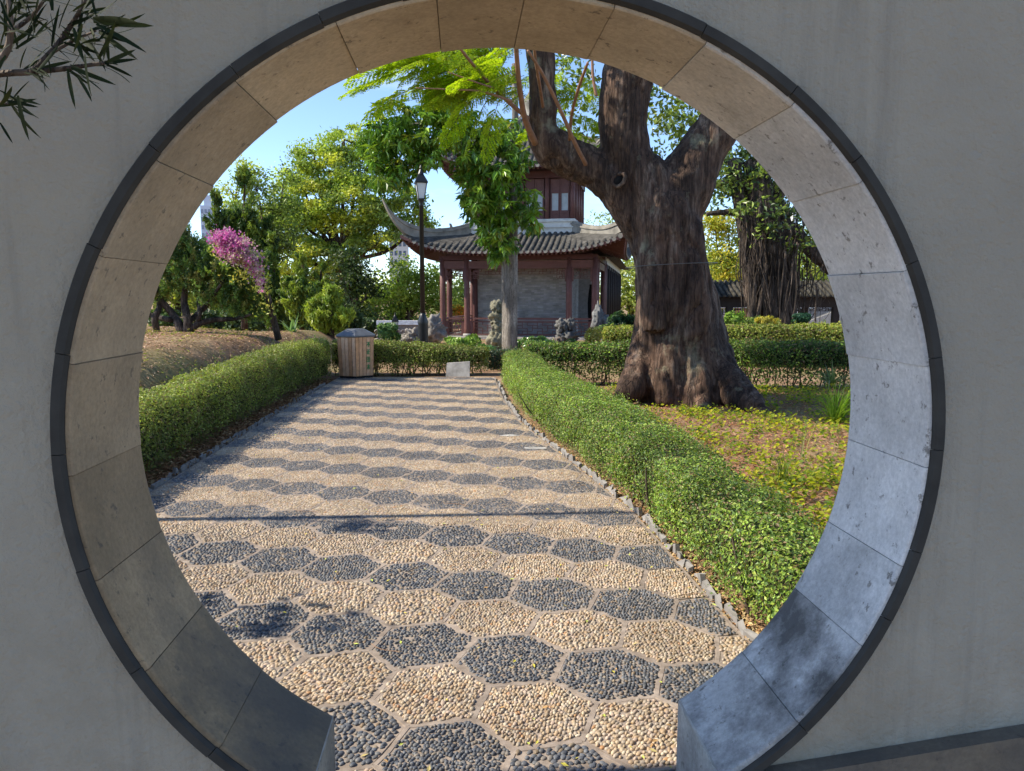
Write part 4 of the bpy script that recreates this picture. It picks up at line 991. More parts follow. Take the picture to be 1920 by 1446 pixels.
def hips(pts, w, h, tip):
    for sx, sy in ((-1, -1), (1, -1), (-1, 1), (1, 1)):
        P = curve([(sx*a, sy*a, z_) for a, z_ in pts], 26); T = nv(np.gradient(P, axis=0)); sd = nv(np.cross(T, (0, 0, 1))); V = []; n_ = len(P)
        for q_ in range(n_):
            f_ = min(1, (n_-1-q_)/11 + tip*.6)
            hh = h*f_; ww = w*(.4 + .6*f_)
            for o_, z_ in ((-.5, -hh), (-.5, -.35*hh), (-.68, -.33*hh), (-.68, -.2*hh), (-.45, -.18*hh), (-.45, 0), (.45, 0), (.45, -.18*hh), (.68, -.2*hh), (.68, -.33*hh), (.5, -.35*hh), (.5, -hh)): V.append(P[q_] + sd[q_]*o_*ww + [0, C1, z_])
        k12 = 12; qd = [(a*k12+b2, a*k12+(b2+1) % k12, (a+1)*k12+(b2+1) % k12, (a+1)*k12+b2) for a in range(n_-1) for b2 in range(k12)]
        m = MB(); m.add(V, quad=qd, tri=[((n_-1)*k12, (n_-1)*k12+b2, (n_-1)*k12+b2+1) for b2 in range(1, 11)]); part('hip_ridge', m, RIDGE, pav)
roof(4.05, 3.22, .62, C0, 3.98, 4.15, .22, 'lower')
hips([(2.0, 4.42), (2.6, 4.20), (3.3, 4.10), (3.8, 4.20), (4.15, 4.38), (4.42, 4.66), (4.62, 5.05)], .22, .44, .12)
m = MB()
for z0, z1, e in ((3.9, 4.16, .16), (4.16, 4.21, .21), (4.21, 4.38, .14), (4.38, 4.43, .19), (4.43, 4.50, .10)):
    o_ = C0 + e; m.box(-o_, o_, C1-o_, C1-o_+.3, z0, z1-.002); m.box(-o_, o_, C1+o_-.3, C1+o_, z0, z1-.002); m.box(-o_, -o_+.3, C1-o_+.3, C1+o_-.3, z0, z1-.002); m.box(o_-.3, o_, C1-o_+.3, C1+o_-.3, z0, z1-.002)
part('ridge_course', m, CREAM, pav)
# upper storey
m = MB(); m.box(-C0+.1, C0-.1, C1-C0+.1, C1+C0-.1, 4.3, 6.25); part('upper_wall', m, REDD, pav)
for x in (-C0, -C0/2, 0, C0/2, C0):
    for s in (-1, 1):
        for ax_ in (0, 1):
            if ax_ and abs(x) == C0: continue
            X_, Y_ = (x, C1 + s*C0) if not ax_ else (s*C0, C1 + x)
            m = MB(); m.lathe((X_, Y_, 0), [(.095, 4.45), (.09, 6.1)], 10); part('upper_column', m, REDW, pav, True)
for ax_ in (0, 1):
    for s in ((-1,) if ax_ == 0 else (-1, 1)):
        for bay in range(4):
            for hf in (0, 1):
                xm = -C0 + (bay + .5)*C0/2 + (hf - .5)*.37; off = C0 - .09
                def bx(mb, a0, a1, d0, d1, z0, z1):
                    if ax_ == 0: mb.box(a0, a1, C1 + min(s*d0, s*d1), C1 + max(s*d0, s*d1), z0, z1)
                    else: mb.box(min(s*d0, s*d1), max(s*d0, s*d1), C1 + a0, C1 + a1, z0, z1)
                m = MB(); bx(m, xm-.175, xm-.125, off, off+.06, 4.5, 6.0); bx(m, xm+.125, xm+.175, off, off+.06, 4.5, 6.0)
                for z0, z1 in ((4.5, 4.56), (4.70, 4.82), (5.46, 5.60), (5.92, 6.0)): bx(m, xm-.125, xm+.125, off, off+.055, z0, z1)
                bx(m, xm-.125, xm+.125, off, off+.03, 4.56, 4.70); bx(m, xm-.125, xm+.125, off, off+.03, 5.60, 5.92)
                w_ = part('window', m, REDW, pav)
                m = MB(); bx(m, xm-.124, xm+.124, off-.01, off+.02, 4.821, 5.459); part('pane', m, PANE, w_)
for s in (-1, 1):
    m = MB(); m.box(-C0-.12, C0+.12, C1+s*C0-.1, C1+s*C0+.1, 6.02, 6.28); part('eave_beam', m, REDD, pav)
    m = MB(); m.box(s*C0-.095, s*C0+.095, C1-C0+.1, C1+C0-.1, 6.03, 6.27); part('eave_beam', m, REDD, pav)
roof(8.6, 6.38, .75, .35, 3.05, 3.2, .22, 'upper')
hips([(.35, 8.75), (1.1, 7.75), (1.9, 7.05), (2.6, 6.95), (3.05, 7.15), (3.35, 7.5), (3.6, 8.0)], .2, .36, .12)
m = MB(); m.lathe((0, C1, 0), [(.45, 8.4), (.3, 8.8), (.16, 9.0), (.3, 9.25), (.28, 9.4), (.06, 9.7), (.02, 10.1)], 12); part('finial', m, RIDGE, pav, True)

# covered walkway running back from the pavilion
cw = thing('covered_walkway', tuple((Matrix.Translation((pc.x, pc.y, 0)) @ Matrix.Rotation(PH, 4, 'Z') @ Vector((2.0, 6.4, 0)))), 'dark covered walkway running back from the pavilion, half hidden by the big trunk', 'walkway', rotz=PH)
for q in range(9):
    for x in (-.9, .9):
        m = MB(); m.lathe((x, q*2.0, 0), [(.11, -.2), (.10, 3.0)], 10); part('column', m, SHADEW, cw, True)
for x in (-.9, .9):
    m = MB(); m.box(x-.05, x+.05, .1, 15.9, 2.85, 3.02); part('lintel', m, SHADEW, cw)
    m = MB(); m.box(x-.03, x+.03, .1, 15.9, 3.03, 3.34); part('frieze_panel', m, CREAM, cw)
    m = MB(); m.box(x-.05, x+.05, .1, 15.9, .5, .58); bars(m, .1, 15.9, .1, .5, 60, 2, x, .03, 'y'); part('balustrade', m, SHADEW, cw)
m = MB(); m.add([(-1.5, -.4, 3.3), (0, -.4, 4.1), (1.5, -.4, 3.3), (-1.5, 16.4, 3.3), (0, 16.4, 4.1), (1.5, 16.4, 3.3), (0, -.4, 3.4), (0, 16.4, 3.4)], quad=[(0, 1, 4, 3), (1, 2, 5, 4), (0, 3, 7, 6), (6, 7, 5, 2)], tri=[(0, 6, 1), (6, 2, 1), (3, 4, 7), (7, 4, 5)]); part('roof', m, TILE, cw)

# ------------------------------------------------------------------ lamp posts
def lamp(name, base, h, label, r=.055, sc=1.0):
    root = thing(name, base, label, 'lamp post', 'black lamp posts'); b_ = Vector(base)
    m = MB(); m.lathe(base, [(.125*sc, -.05), (.125*sc, .02), (.115*sc, .95*sc), (.125*sc, 1.0*sc), (.07*sc, 1.14*sc), (.055*sc, 1.2*sc)], 14); part('pedestal', m, BLACKM, root, True)
    zl = h - .78*sc
    m = MB(); m.lathe(base, [(.055*sc, 1.18*sc), (.047*sc, zl - .15*sc), (.06*sc, zl - .14*sc), (.05*sc, zl - .10*sc), (.07*sc, zl), (.10*sc, zl + .03*sc)], 12); part('pole', m, BLACKM, root, True)
    z0, z1 = zl + .03*sc, zl + .36*sc; r0, r1 = .095*sc, .165*sc; rot = PI/4 + .25
    m = MB(); m.lathe((base[0], base[1], base[2]), [(r0*.94, z0), (r1*.94, z1)], 4, rot=rot); gl = part('lantern_glass', m, FROST, root)
    for q in range(4):
        a_ = rot + q*PI/2; m = MB(); m.bar((base[0] + r0*math.cos(a_), base[1] + r0*math.sin(a_), base[2] + z0), (base[0] + r1*math.cos(a_), base[1] + r1*math.sin(a_), base[2] + z1), .018*sc); part('lantern_bar', m, BLACKM, root)
    m = MB(); m.lathe(base, [(r1*1.18, z1), (r1*1.2, z1 + .03*sc), (r1*.45, z1 + .2*sc), (r1*.42, z1 + .22*sc)], 4, rot=rot); m.lathe(base, [(r1*.42, z1 + .2*sc), (r1*.3, z1 + .25*sc), (.02*sc, z1 + .31*sc), (.03*sc, z1 + .34*sc), (.008*sc, z1 + .40*sc)], 10); part('lantern_cap', m, BLACKM, root)
    return root
lp = at(793.5, 642, 17.0); lamp('lamp_post', (lp.x, lp.y, 0), at(795, 308, 17.0).z, 'tall black lantern lamp post rising behind the short hedge')
lp = at(741.5, 637, 24.0); lamp('lamp_post', (lp.x, lp.y, lp.z - .3), at(741, 592, 24.0).z - lp.z + .3 + .12, 'small distant black lantern post left of the pavilion', sc=.75)
lp = at(1480, 610, 24.0); lamp('lamp_post', (lp.x, lp.y, -.3), 4.9, 'slim black lamp post standing beside the banyan roots', sc=.95)
lp = at(641, 600, 27.0); lamp('lamp_post', (lp.x, lp.y, 0), at(641, 572, 27.0).z, 'faint lantern post among the conifers above the litter bin', sc=.8)

# ------------------------------------------------------------------ litter bin
bc = gp(669, 707); bn = thing('litter_bin', (bc[0], bc[1], 0), 'hexagonal wooden slatted litter bin with dark pitched lid', 'litter bin')
HB = .795
def hexpt(k_, r, z): a_ = math.radians(-90 + 10 + 60*k_); return np.array((bc[0] + r*math.cos(a_), bc[1] + r*math.sin(a_), z))
m = MB(); m.lathe((bc[0], bc[1], 0), [(.345, .02), (.375, HB)], 6, (.03, .025, .02), rot=math.radians(-80)); m.lathe((bc[0], bc[1], 0), [(.36, 0), (.36, .05)], 6, (.02, .02, .02), rot=math.radians(-80)); part('liner', m, MATTE, bn)
WD = 1.45*np.array([1.05, .98, .9])*np.array([(.36, .215, .12), (.40, .25, .15), (.33, .19, .105), (.42, .28, .185), (.37, .23, .14)])
for k_ in range(6):
    ns = 5
    for s in range(ns):
        u0, u1 = s/ns + .012, (s+1)/ns - .012; m = MB(); V = []
        for r_, z_ in ((.372, .05), (.40, HB)):
            for ro in (0, -.02):
                a_, b_ = hexpt(k_, r_ + ro, z_), hexpt(k_+1, r_ + ro, z_); V += [a_ + (b_-a_)*u0, a_ + (b_-a_)*u1]
        m.add(V, quad=[(0, 1, 5, 4), (2, 6, 7, 3), (0, 4, 6, 2), (1, 3, 7, 5), (4, 5, 7, 6), (0, 2, 3, 1)], col=WD[rng.integers(5)]*rng.uniform(.9, 1.1)*(1.08 if k_ == 0 else 1))
        part('slat', m, WOODM, bn)
m = MB(); m.lathe((bc[0], bc[1], 0), [(.405, HB + .003), (.425, HB + .01), (.425, HB + .035), (.20, HB + .145), (.19, HB + .15)], 6, rot=math.radians(-80)); part('lid', m, LID, bn)
# green characters on the right-hand face
def facept(u, z, pr=.006):
    r_ = .372 + (.40 - .372)*(z - .05)/(HB - .05); a_, b_ = hexpt(0, r_ + pr, z), hexpt(1, r_ + pr, z); return a_ + (b_ - a_)*u
GL_ = [[(.0, .9, 1, .9), (.5, 1, .5, 0), (.5, .75, 0, .3), (.5, .75, 1, .3), (.2, .5, .8, .5)], [(.1, .9, .9, .9), (0, .55, 1, .55), (.5, .9, .5, .1), (.15, .1, .9, .1), (.3, .55, .1, .1)],
       [(.1, 1, .1, 0), (.1, .95, .9, .95), (.9, .95, .9, 0), (.3, .6, .75, .6), (.5, .95, .5, .1), (.1, .05, .9, .05)], [(0, .7, 1, .7), (.5, 1, .5, 0), (.5, .65, .05, .05), (.5, .65, .95, .05)]]
for q, gl in enumerate(GL_):
    m = MB(); zc_ = .655 - q*.145
    for x0, y0, x1, y1 in gl: m.bar(facept(.60 + x0*.20, zc_ + (y0-.5)*.10), facept(.60 + x1*.20, zc_ + (y1-.5)*.10), .014, .004, up=(.5, -.8, 0))
    part('printed_character', m, GREENP, bn)
# leaning stone slab
c_ = gp(859, 706); m = MB(); m.box(-.24, .23, -.05, .05, 0, .29); V = m.V[0]; V[4:, 1] += .10; V[5, 2] -= .0; V[[4, 6], 0] += .015; V[[4, 6], 2] -= .03; V[:, 0] *= 1.0
m.V[0] = V + np.array((c_[0], c_[1] - .02, 0)); solo('stone_slab', m, CONC, 'small pale stone slab leaning against the short hedge', 'stone')

# ------------------------------------------------------------------ rocks and planting before the pavilion
def rock(name, c, r, label, seed, stack=None, col=(.27, .255, .235), amp=.55, fr=1.6):
    m = MB()
    for (dx, dz, rx, ry, rz) in (stack or [(0, 0, 1, .8, 1)]):
        bm = bmesh.new(); bmesh.ops.create_icosphere(bm, subdivisions=4, radius=1); V = np.array([v_.co[:] for v_ in bm.verts]); F = [[v_.index for v_ in f.verts] for f in bm.faces]; bm.free()
        d = np.array([1 + amp*(mnoise.fractal(Vector(v_)*fr + Vector((seed*7.1 + dz*3, dx*5, seed)), .7, 2.2, 5)) - .35*max(0, .35 - abs(mnoise.noise(Vector(v_)*fr*1.6 + Vector((seed, 3, 1)))))*2 for v_ in V])
        V = V*d[:, None]*np.array((rx, ry, rz))*r + np.array((c[0] + dx*r, c[1], c[2] + dz*r)); m.add(V, tri=F, col=np.array(col)*.68*rng.uniform(.9, 1.1))
    return solo(name, m, ROCK, label, 'rock', 'garden rocks before the pavilion', True)
RD = 22.5
p = at(932, 640, RD); rock('garden_rock', (p.x, p.y, p.z), .26, 'tall pitted scholar rock standing left of the slim tree', 1, [(0, 0, 1.0, .8, 1.3), (.1, 1.4, .85, .7, 1.1), (-.05, 2.7, 1.0, .8, .8), (.1, 3.9, .95, .75, 1.0)], (.30, .28, .20))
p = at(1062, 630, RD); rock('garden_rock', (p.x, p.y, p.z), .30, 'squat dark pitted rock in front of the brick wall', 2, [(0, 0, 1.2, .8, .9), (-.35, 1.0, .75, .7, .9), (.35, .9, .6, .6, .9)], (.17, .165, .16))
p = at(1126, 615, RD + .5); rock('garden_rock', (p.x, p.y, p.z), .33, 'upright grey twin-peaked rock by the right columns', 3, [(-.25, .6, .6, .5, 1.5), (.45, .2, .6, .5, 1.1)], (.20, .20, .20), .35)
p = at(1046, 642, RD - .8); rock('garden_rock', (p.x, p.y, p.z), .17, 'small brownish rock below the squat dark rock', 4, None, (.28, .22, .18))
p = at(1150, 640, RD - .6); rock('garden_rock', (p.x, p.y, p.z), .26, 'low grey rock among bushes beside the big trunk', 5, [(0, 0, .9, .6, .8), (.9, .2, .5, .5, 1.0)], (.20, .20, .205))
for q, (px, py, r_, lb) in enumerate(((778, 632, .32, 'weathered rock heap left of the lamp pedestal'), (812, 618, .42, 'pale craggy rock at the left corner of the pavilion'), (760, 640, .22, 'small grey rock beside the distant lantern'))):
    p = at(px, py, 24.5); rock('garden_rock', (p.x, p.y, p.z), r_, lb, 8 + q, None, (.33, .30, .27))
def shrub(name, px, py, rx, ry, d, n, size, pal, label, mt=None, aspect=.55, group='low shrubs'):
    c = at(px, py, d); k_ = mpp(d); ex = np.array((rx*k_, min(rx, 40)*k_*.8, ry*k_)); nl_ = 14; sc_ = rv(nl_)*ex*(.3 + .5*rng.random((nl_, 1))); li = rng.integers(nl_, size=n); P = sc_[li] + rv(n)*(.4 + .6*rng.random((n, 1))**.5)*(ex*.25 + min(rx, ry)*k_*.30)*rng.uniform(.6, 1.15, (nl_, 1))[li] + np.array(c)
    lm = 1 + .2*np.sin(P[:, :1]*7)*np.sin(P[:, 2:]*9); P = np.array(c) + (P - np.array(c))*lm
    pal = np.array(pal)*1.3; col = pal[rng.integers(len(pal), size=n)]*rng.uniform(.7, 1.3, (n, 1)); root = thing(name, (c.x, c.y, c.z - ry*k_), label, 'shrub', group)
    m = MB(); m.leaves(P, nv(P - np.array(c)) + rv(n)*.8 + [0, 0, .5], size*rng.uniform(.6, 1.3, n), aspect, .1, col); part('foliage', m, mt or LEAF, root, False, 'stuff')
    m = MB()
    for _ in range(9): e_ = P[rng.integers(n)]; limb(m, [(c.x, c.y, c.z - ry*k_*1.1), (c + Vector(e_))/2, e_], [.02, .014, .005], 5, 5, (.10, .07, .05))
    part('stems', m, TWIG, root, True); return root
GB = [(.14, .24, .03), (.20, .30, .04), (.09, .17, .025), (.24, .34, .06)]
shrub('low_shrub', 870, 648, 62, 20, 20.5, 5200, .10, GB, 'bright leafy shrub bed below the left balustrade', mt=GLOSSY)
shrub('low_shrub', 905, 660, 32, 14, 19.0, 1800, .09, [(.12, .22, .06), (.08, .16, .05), (.2, .3, .1)], 'fresh green shrub spilling at the slim tree foot', mt=GLOSSY)
shrub('low_shrub', 1000, 645, 45, 18, 20.8, 3200, .10, [(.08, .17, .05), (.12, .22, .06), (.18, .26, .09)], 'mid green shrub right of the slim tree', mt=GLOSSY)
shrub('low_shrub', 1078, 652, 42, 14, 20.5, 2400, .09, [(.08, .15, .06), (.11, .2, .07)], 'bluish green low shrub beneath the squat rock')
shrub('low_shrub', 1112, 632, 22, 17, 20.2, 1500, .09, [(.42, .36, .10), (.48, .40, .16), (.3, .28, .08)], 'straw-yellow shrub between the rocks', mt=THIN, aspect=.35)
shrub('low_shrub', 1132, 622, 26, 15, 21.5, 1600, .09, G3, 'dark green shrub behind the yellow shrub')
shrub('low_shrub', 1168, 604, 30, 20, 21.5, 2600, .10, [(.02, .05, .02), (.03, .07, .025), (.05, .09, .03)], 'very dark rounded bush left of the big trunk')
shrub('low_shrub', 1180, 632, 22, 20, 20.2, 1700, .10, GB, 'bright green bush tucked against the big trunk', mt=GLOSSY)
shrub('flower_shrub', 856, 588, 18, 16, 38, 1300, .16, [(.55, .30, .03), (.60, .22, .03), (.3, .3, .04), (.5, .42, .06)], 'orange-flowering shrub glimpsed through the left columns', mt=PETAL)
shrub('low_shrub', 1500, 598, 26, 12, 19.5, 2000, .08, [(.02, .06, .035), (.03, .085, .04)], 'dark rounded bush behind the pale hedge at right')
shrub('low_shrub', 1440, 604, 26, 10, 19.5, 1500, .08, [(.36, .32, .06), (.42, .36, .10), (.3, .28, .06)], 'yellowish shrub at the foot of the banyan roots', mt=THIN)
shrub('low_shrub', 1372, 598, 22, 15, 19.8, 1500, .09, GB, 'light green bush just right of the big trunk')
shrub('low_shrub', 735, 622, 34, 18, 22.5, 2600, .12, [(.07, .14, .04), (.11, .19, .05)], 'pale green bush below the distant wall')
p = at(548, 628, 17.5); tuft('spreading_plant', (p.x, p.y, p.z), 16, .6, [(.13, .22, .13), (.17, .27, .17)], 'small spreading-leaved plant on the mound left of the conifers', spread=1.3, w=.055)

for px, py, rx, ry, d_, lb in ((300, 600, 46, 26, 27, 'dusky bush behind the gnarled juniper stems'), (385, 604, 50, 26, 28, 'wide dusky bush right of the gnarled juniper stems'), (455, 602, 40, 30, 27, 'dusky bush behind the bougainvillea trunk'), (525, 600, 36, 26, 29, 'dusky bush between bougainvillea and conifers'), (590, 606, 40, 22, 29, 'dusky bush behind the light yellow-green juniper'), (690, 612, 30, 20, 29, 'dusky bush behind the litter bin lid')):
    shrub('background_bush', px, py, rx, ry, d_, 2600, .17, [(.05, .085, .03), (.035, .06, .022), (.08, .12, .035)], lb, group='dusky bushes on the left bank')
# garden wall with white coping far left of the pavilion
fw = thing('lattice_wall', tuple(at(750, 620, 27)), 'low lattice tile wall with white coping left of the pavilion', 'wall')
a_, b_ = at(706, 606, 27), at(826, 608, 27)
m = MB(); m.box(a_.x, b_.x, 26.95, 27.15, a_.z - .06, a_.z + .09, (.80, .82, .85)); part('coping', m, MATTE, fw)
m = MB(); m.box(a_.x, b_.x, 27.02, 27.08, a_.z - 1.3, a_.z - .06, (.25, .22, .20)); part('wall_panel', m, MATTE, fw)
m = MB(); z0 = a_.z - .95
for q in range(16):
    for w_ in range(5):
        cx = a_.x + q*.16 + (.08 if w_ % 2 else 0); cz = z0 + w_*.16
        an = np.linspace(0, PI, 7); m.tube([(cx + .07*math.cos(t_), 26.97, cz + .07*math.sin(t_)) for t_ in an], .016, 4, (.42, .38, .35), False)
part('tile_lattice', m, MATTE, fw, False, 'stuff')

# ------------------------------------------------------------------ trees at left
CAM = [(.10, .145, .028), (.14, .185, .035), (.07, .11, .03), (.18, .21, .04), (.09, .13, .05)]
CAM = [tuple(v*1.55 for v in c) for c in CAM]
tree('camphor_tree', tuple(at(672, 640, 38)), [L(645, 262, 40, 38), L(588, 288, 34, 38), L(618, 322, 46, 38), L(560, 330, 34, 38), L(672, 320, 40, 38), L(600, 385, 52, 38), L(662, 385, 58, 38), L(722, 375, 52, 38), L(768, 402, 42, 38), L(706, 432, 48, 38), L(640, 448, 55, 38), L(560, 425, 46, 38), L(535, 372, 36, 38), L(540, 480, 40, 38), L(600, 480, 40, 38), L(800, 408, 20, 38), L(520, 430, 40, 39), L(580, 520, 40, 39), L(500, 500, 36, 39), L(640, 520, 40, 39)],
     'broad pale-leaved tree rising behind the conifers, largest on the left', CAM, clumps=17, per=150, cr=.27, size=.18, shell=.62, flat=.5, tr=.32, twigs=60)
tree('feathery_tree', tuple(at(422, 640, 34)), [L(436, 365, 24, 34), L(450, 320, 22, 34), L(440, 415, 28, 34)], 'light yellow-green tree at the left rim of the gate', [(.2, .26, .04), (.15, .22, .04), (.25, .3, .05)], clumps=20, per=90, cr=.3, size=.16, tr=.16)
tree('bushy_tree', tuple(at(482, 640, 31)), [L(482, 352, 30, 31), L(512, 395, 38, 31), L(458, 402, 30, 31), L(446, 455, 30, 31), L(500, 455, 40, 31), L(532, 335, 22, 31), L(470, 500, 36, 31), L(535, 440, 34, 31)], 'mid green bushy tree behind the pink blossom and dark junipers', [(.075, .12, .03), (.10, .15, .035), (.055, .09, .028)], clumps=24, per=95, cr=.28, size=.16, tr=.18)
def conifer(name, px, ytop, ybot, wpx, d, label, pal, n, size, lean=0.0, group='conifers on the left bank'):
    k_ = mpp(d); b_ = at(px, ybot, d); t_ = at(px + lean, ytop, d); root = thing(name, (b_.x, b_.y, b_.z), label, 'conifer', group); H = t_.z - b_.z
    nb = max(40, int(n/55)); m = MB(); tw = MB(); pal = np.array(pal)*np.array((2.1, 1.9, 1.4))
    spires = [(0, 0, 1.0, .62)] + [(rng.normal()*.26, rng.normal()*.26, rng.uniform(.45, .86), rng.uniform(.35, .55)) for _ in range(6)]
    for q in range(nb):
        sx_, sy_, sh_, sw_ = spires[int(rng.integers(7))]; u = rng.random()**.8; r_ = sw_*1.25*wpx*k_*.5*(1 - u)**.7*(.4 + .95*rng.random()**.8)*(1 if u > .12 else .6 + 3*u) + .08; a2 = rng.random()*2*PI
        base = np.array(b_) + (np.array(t_) - np.array(b_))*u*sh_ + np.array((sx_, sy_, 0))*wpx*k_*min(1, .4 + u); tip = base + np.array((math.cos(a2)*r_, math.sin(a2)*r_, r_*.95 + .12*H/6))
        nn_ = 55; s = rng.random(nn_)**.6; P = base + (tip - base)*s[:, None] + rng.normal(size=(nn_, 3))*(.035 + .06*r_*(1.2 - s[:, None])); ax_ = (tip - base)/np.linalg.norm(tip - base) + rng.normal(size=(nn_, 3))*.45 + [0, 0, .25]
        c = pal[rng.integers(len(pal))]*rng.uniform(.7, 1.3)*np.ones((nn_, 3))*rng.uniform(.8, 1.2, (nn_, 1)); m.leaves(P, rv(nn_), size*rng.uniform(.6, 1.4, nn_), .3, .08, c, axis=ax_)
        if q % 4 == 0: limb(tw, [base, (base+tip)/2, base*.25 + tip*.75], [.025, .015, .006], 4, 5)
    limb(tw, [np.array(b_) - [0, 0, .3], (np.array(b_) + np.array(t_))/2, t_], [.12, .07, .015], 8, 7); part('crown', m, LEAF, root, False, 'stuff'); part('trunk', tw, BARK, root, True)
CO = [(.10, .14, .03), (.035, .07, .02), (.055, .095, .022), (.025, .05, .018), (.08, .12, .025)]
COL_ = [(.14, .19, .035), (.19, .24, .045), (.09, .14, .03)]
conifer('juniper', 458, 318, 600, 105, 25, 'tall dark juniper behind the pink blossom', CO, 26000, .17)
conifer('juniper', 512, 440, 615, 50, 23, 'narrow dark juniper just right of the pink blossom', CO, 9000, .15)
conifer('juniper', 568, 474, 618, 62, 22, 'pointed cone-shaped juniper with light green tips', CO[:2] + COL_[:1], 12000, .14)
conifer('juniper', 602, 500, 622, 52, 23, 'slender juniper half hidden behind the light one', CO + COL_[2:], 9000, .14)
conifer('juniper', 620, 545, 628, 74, 19.5, 'low light yellow-green juniper just left of the litter bin', COL_, 12000, .13)
conifer('juniper', 545, 520, 618, 46, 26, 'small dull green juniper deep among the conifers', CO, 7000, .15)
conifer('juniper', 650, 560, 632, 40, 24, 'short dusky juniper behind the bin', [(.05, .08, .05), (.04, .065, .035)], 6000, .15)
tree('dark_tree', tuple(at(668, 640, 30)), [L(668, 480, 32, 30), L(655, 530, 34, 30), L(690, 540, 30, 30), L(670, 590, 34, 30), L(640, 585, 26, 30), L(700, 600, 20, 30)], 'very dark dense tree behind the litter bin', [(.018, .038, .016), (.028, .05, .02), (.04, .065, .025)], clumps=30, per=80, cr=.28, size=.16, tr=.15)
tree('round_tree', tuple(at(760, 640, 40)), [L(745, 520, 34, 40), L(775, 545, 38, 40), L(735, 560, 34, 40), L(800, 520, 28, 40), L(770, 590, 34, 40), L(812, 560, 30, 40), L(725, 600, 26, 40)], 'fresh green rounded tree between lamp post and pavilion', [(.11, .18, .04), (.15, .22, .05), (.08, .14, .035), (.2, .26, .06)], clumps=17, per=100, cr=.36, size=.2, tr=.2)
tree('round_tree', tuple(at(850, 640, 44)), [L(840, 540, 34, 44), L(870, 560, 30, 44), L(835, 590, 32, 44), L(880, 600, 26, 44)], 'hazy green tree seen through the left columns', [(.09, .14, .05), (.12, .18, .06)], clumps=14, per=90, cr=.4, size=.22, tr=.2)
# gnarled juniper on the mound
JD = 15.0
gj = thing('gnarled_juniper', tuple(at(345, 634, JD)), 'gnarled spreading juniper with dark twisted stems on the mulch mound', 'tree')
m = MB(); limbs_ = [[(340, 645, .09), (338, 615, .09), (325, 590, .075), (300, 560, .06), (285, 520, .04)], [(345, 645, .10), (352, 605, .085), (345, 560, .07), (352, 500, .05), (345, 450, .03)], [(342, 640, .08), (365, 612, .07), (400, 600, .055), (440, 598, .04), (470, 590, .025)],
    [(300, 640, .08), (290, 600, .07), (300, 570, .06), (290, 530, .05)], [(352, 605, .06), (385, 575, .05), (410, 540, .04), (430, 500, .02)], [(365, 612, .05), (375, 590, .04), (372, 560, .03), (395, 530, .02)], [(320, 600, .06), (280, 590, .05), (250, 560, .04)]]
for l_ in limbs_: limb(m, [at(a, b2, JD + rng.normal()*.15) for a, b2, r_ in l_], [r_ for a, b2, r_ in l_], 14, 8, wob=.08)
part('trunk', m, BARK3, gj, True)
m = MB(); jl = [L(312, 440, 36, JD), L(290, 430, 36, JD), L(342, 462, 34, JD), L(380, 492, 38, JD), L(430, 500, 48, JD), L(460, 540, 40, JD), L(400, 540, 44, JD), L(448, 570, 30, JD), L(350, 520, 40, JD), L(310, 480, 40, JD), L(290, 540, 36, JD), L(475, 585, 24, JD),  L(478, 505, 22, JD)]
pal = 2.3*np.array([(.045, .08, .02), (.07, .115, .025), (.03, .055, .018), (.10, .145, .03), (.12, .12, .035)])
for c, r_ in jl:
    kk = int(520*r_[0]*r_[2]) + 40
    cen = np.array(c) + rv(kk)*(.4 + .6*rng.random((kk, 1))**.5)*np.array(r_); nn_ = 34; ci = np.repeat(np.arange(kk), nn_); d = rv(kk)*.7 + [0, 0, .8]; d = nv(d)
    s = rng.random(len(ci)); P = cen[ci] + d[ci]*(s*.22)[:, None] + rng.normal(size=(len(ci), 3))*.025; cc = (pal[rng.integers(5, size=kk)]*rng.uniform(.7, 1.3, (kk, 1)))[ci]
    m.leaves(P, rv(len(ci)), .075*rng.uniform(.6, 1.3, len(ci)), .3, .08, cc, axis=d[ci] + rng.normal(size=(len(ci), 3))*.5)
part('crown', m, LEAF, gj, False, 'stuff')
# bougainvillea
BD = 15.3
bg_ = thing('bougainvillea', tuple(at(521, 628, BD)), 'leaning bougainvillea with pink blossom arching over the juniper', 'tree')
m = MB(); limb(m, [at(522, 636, BD), at(513, 600, BD - .2), at(503, 560, BD - .5), at(492, 525, BD - .8), at(470, 490, BD - 1.1), at(440, 460, BD - 1.2), at(405, 448, BD - 1.2)], [.075, .07, .06, .05, .04, .03, .015], 18, 8)
limb(m, [at(470, 490, BD - 1.1), at(445, 500, BD - 1.2), at(425, 490, BD - 1.2)], [.025, .018, .01], 6, 6); part('trunk', m, BARK3, bg_, True)
m = MB(); fl = [(408, 447, 14), (425, 445, 18), (440, 460, 20), (455, 475, 20), (435, 480, 16), (470, 490, 16), (482, 508, 14), (488, 528, 10), (415, 470, 12), (490, 545, 6), (455, 455, 12)]
PK = np.array([(.56, .15, .40), (.60, .30, .46), (.64, .44, .48), (.64, .52, .44), (.60, .54, .36), (.40, .44, .16)])
for px, py, r_ in fl:
    n = int(r_*r_*2.6); a_ = rng.random(n)*2*PI; q = r_*np.abs(rng.normal(size=n))*.62; P = np.array([tuple(at(px + q[i_]*math.cos(a_[i_]), py + q[i_]*math.sin(a_[i_])*.8, BD - 1.35 + rng.normal()*.15)) for i_ in range(n)])
    pk = PK[np.clip(rng.integers(6, size=n) - (3 if rng.random() < .28 else 0), 0, 5)]
    m.leaves(P, rv(n) + [0, -.3, .4], .05*rng.uniform(.6, 1.3, n), .8, .15, pk*rng.uniform(.8, 1.2, (n, 1)))
part('blossom', m, PETAL, bg_, False, 'stuff')
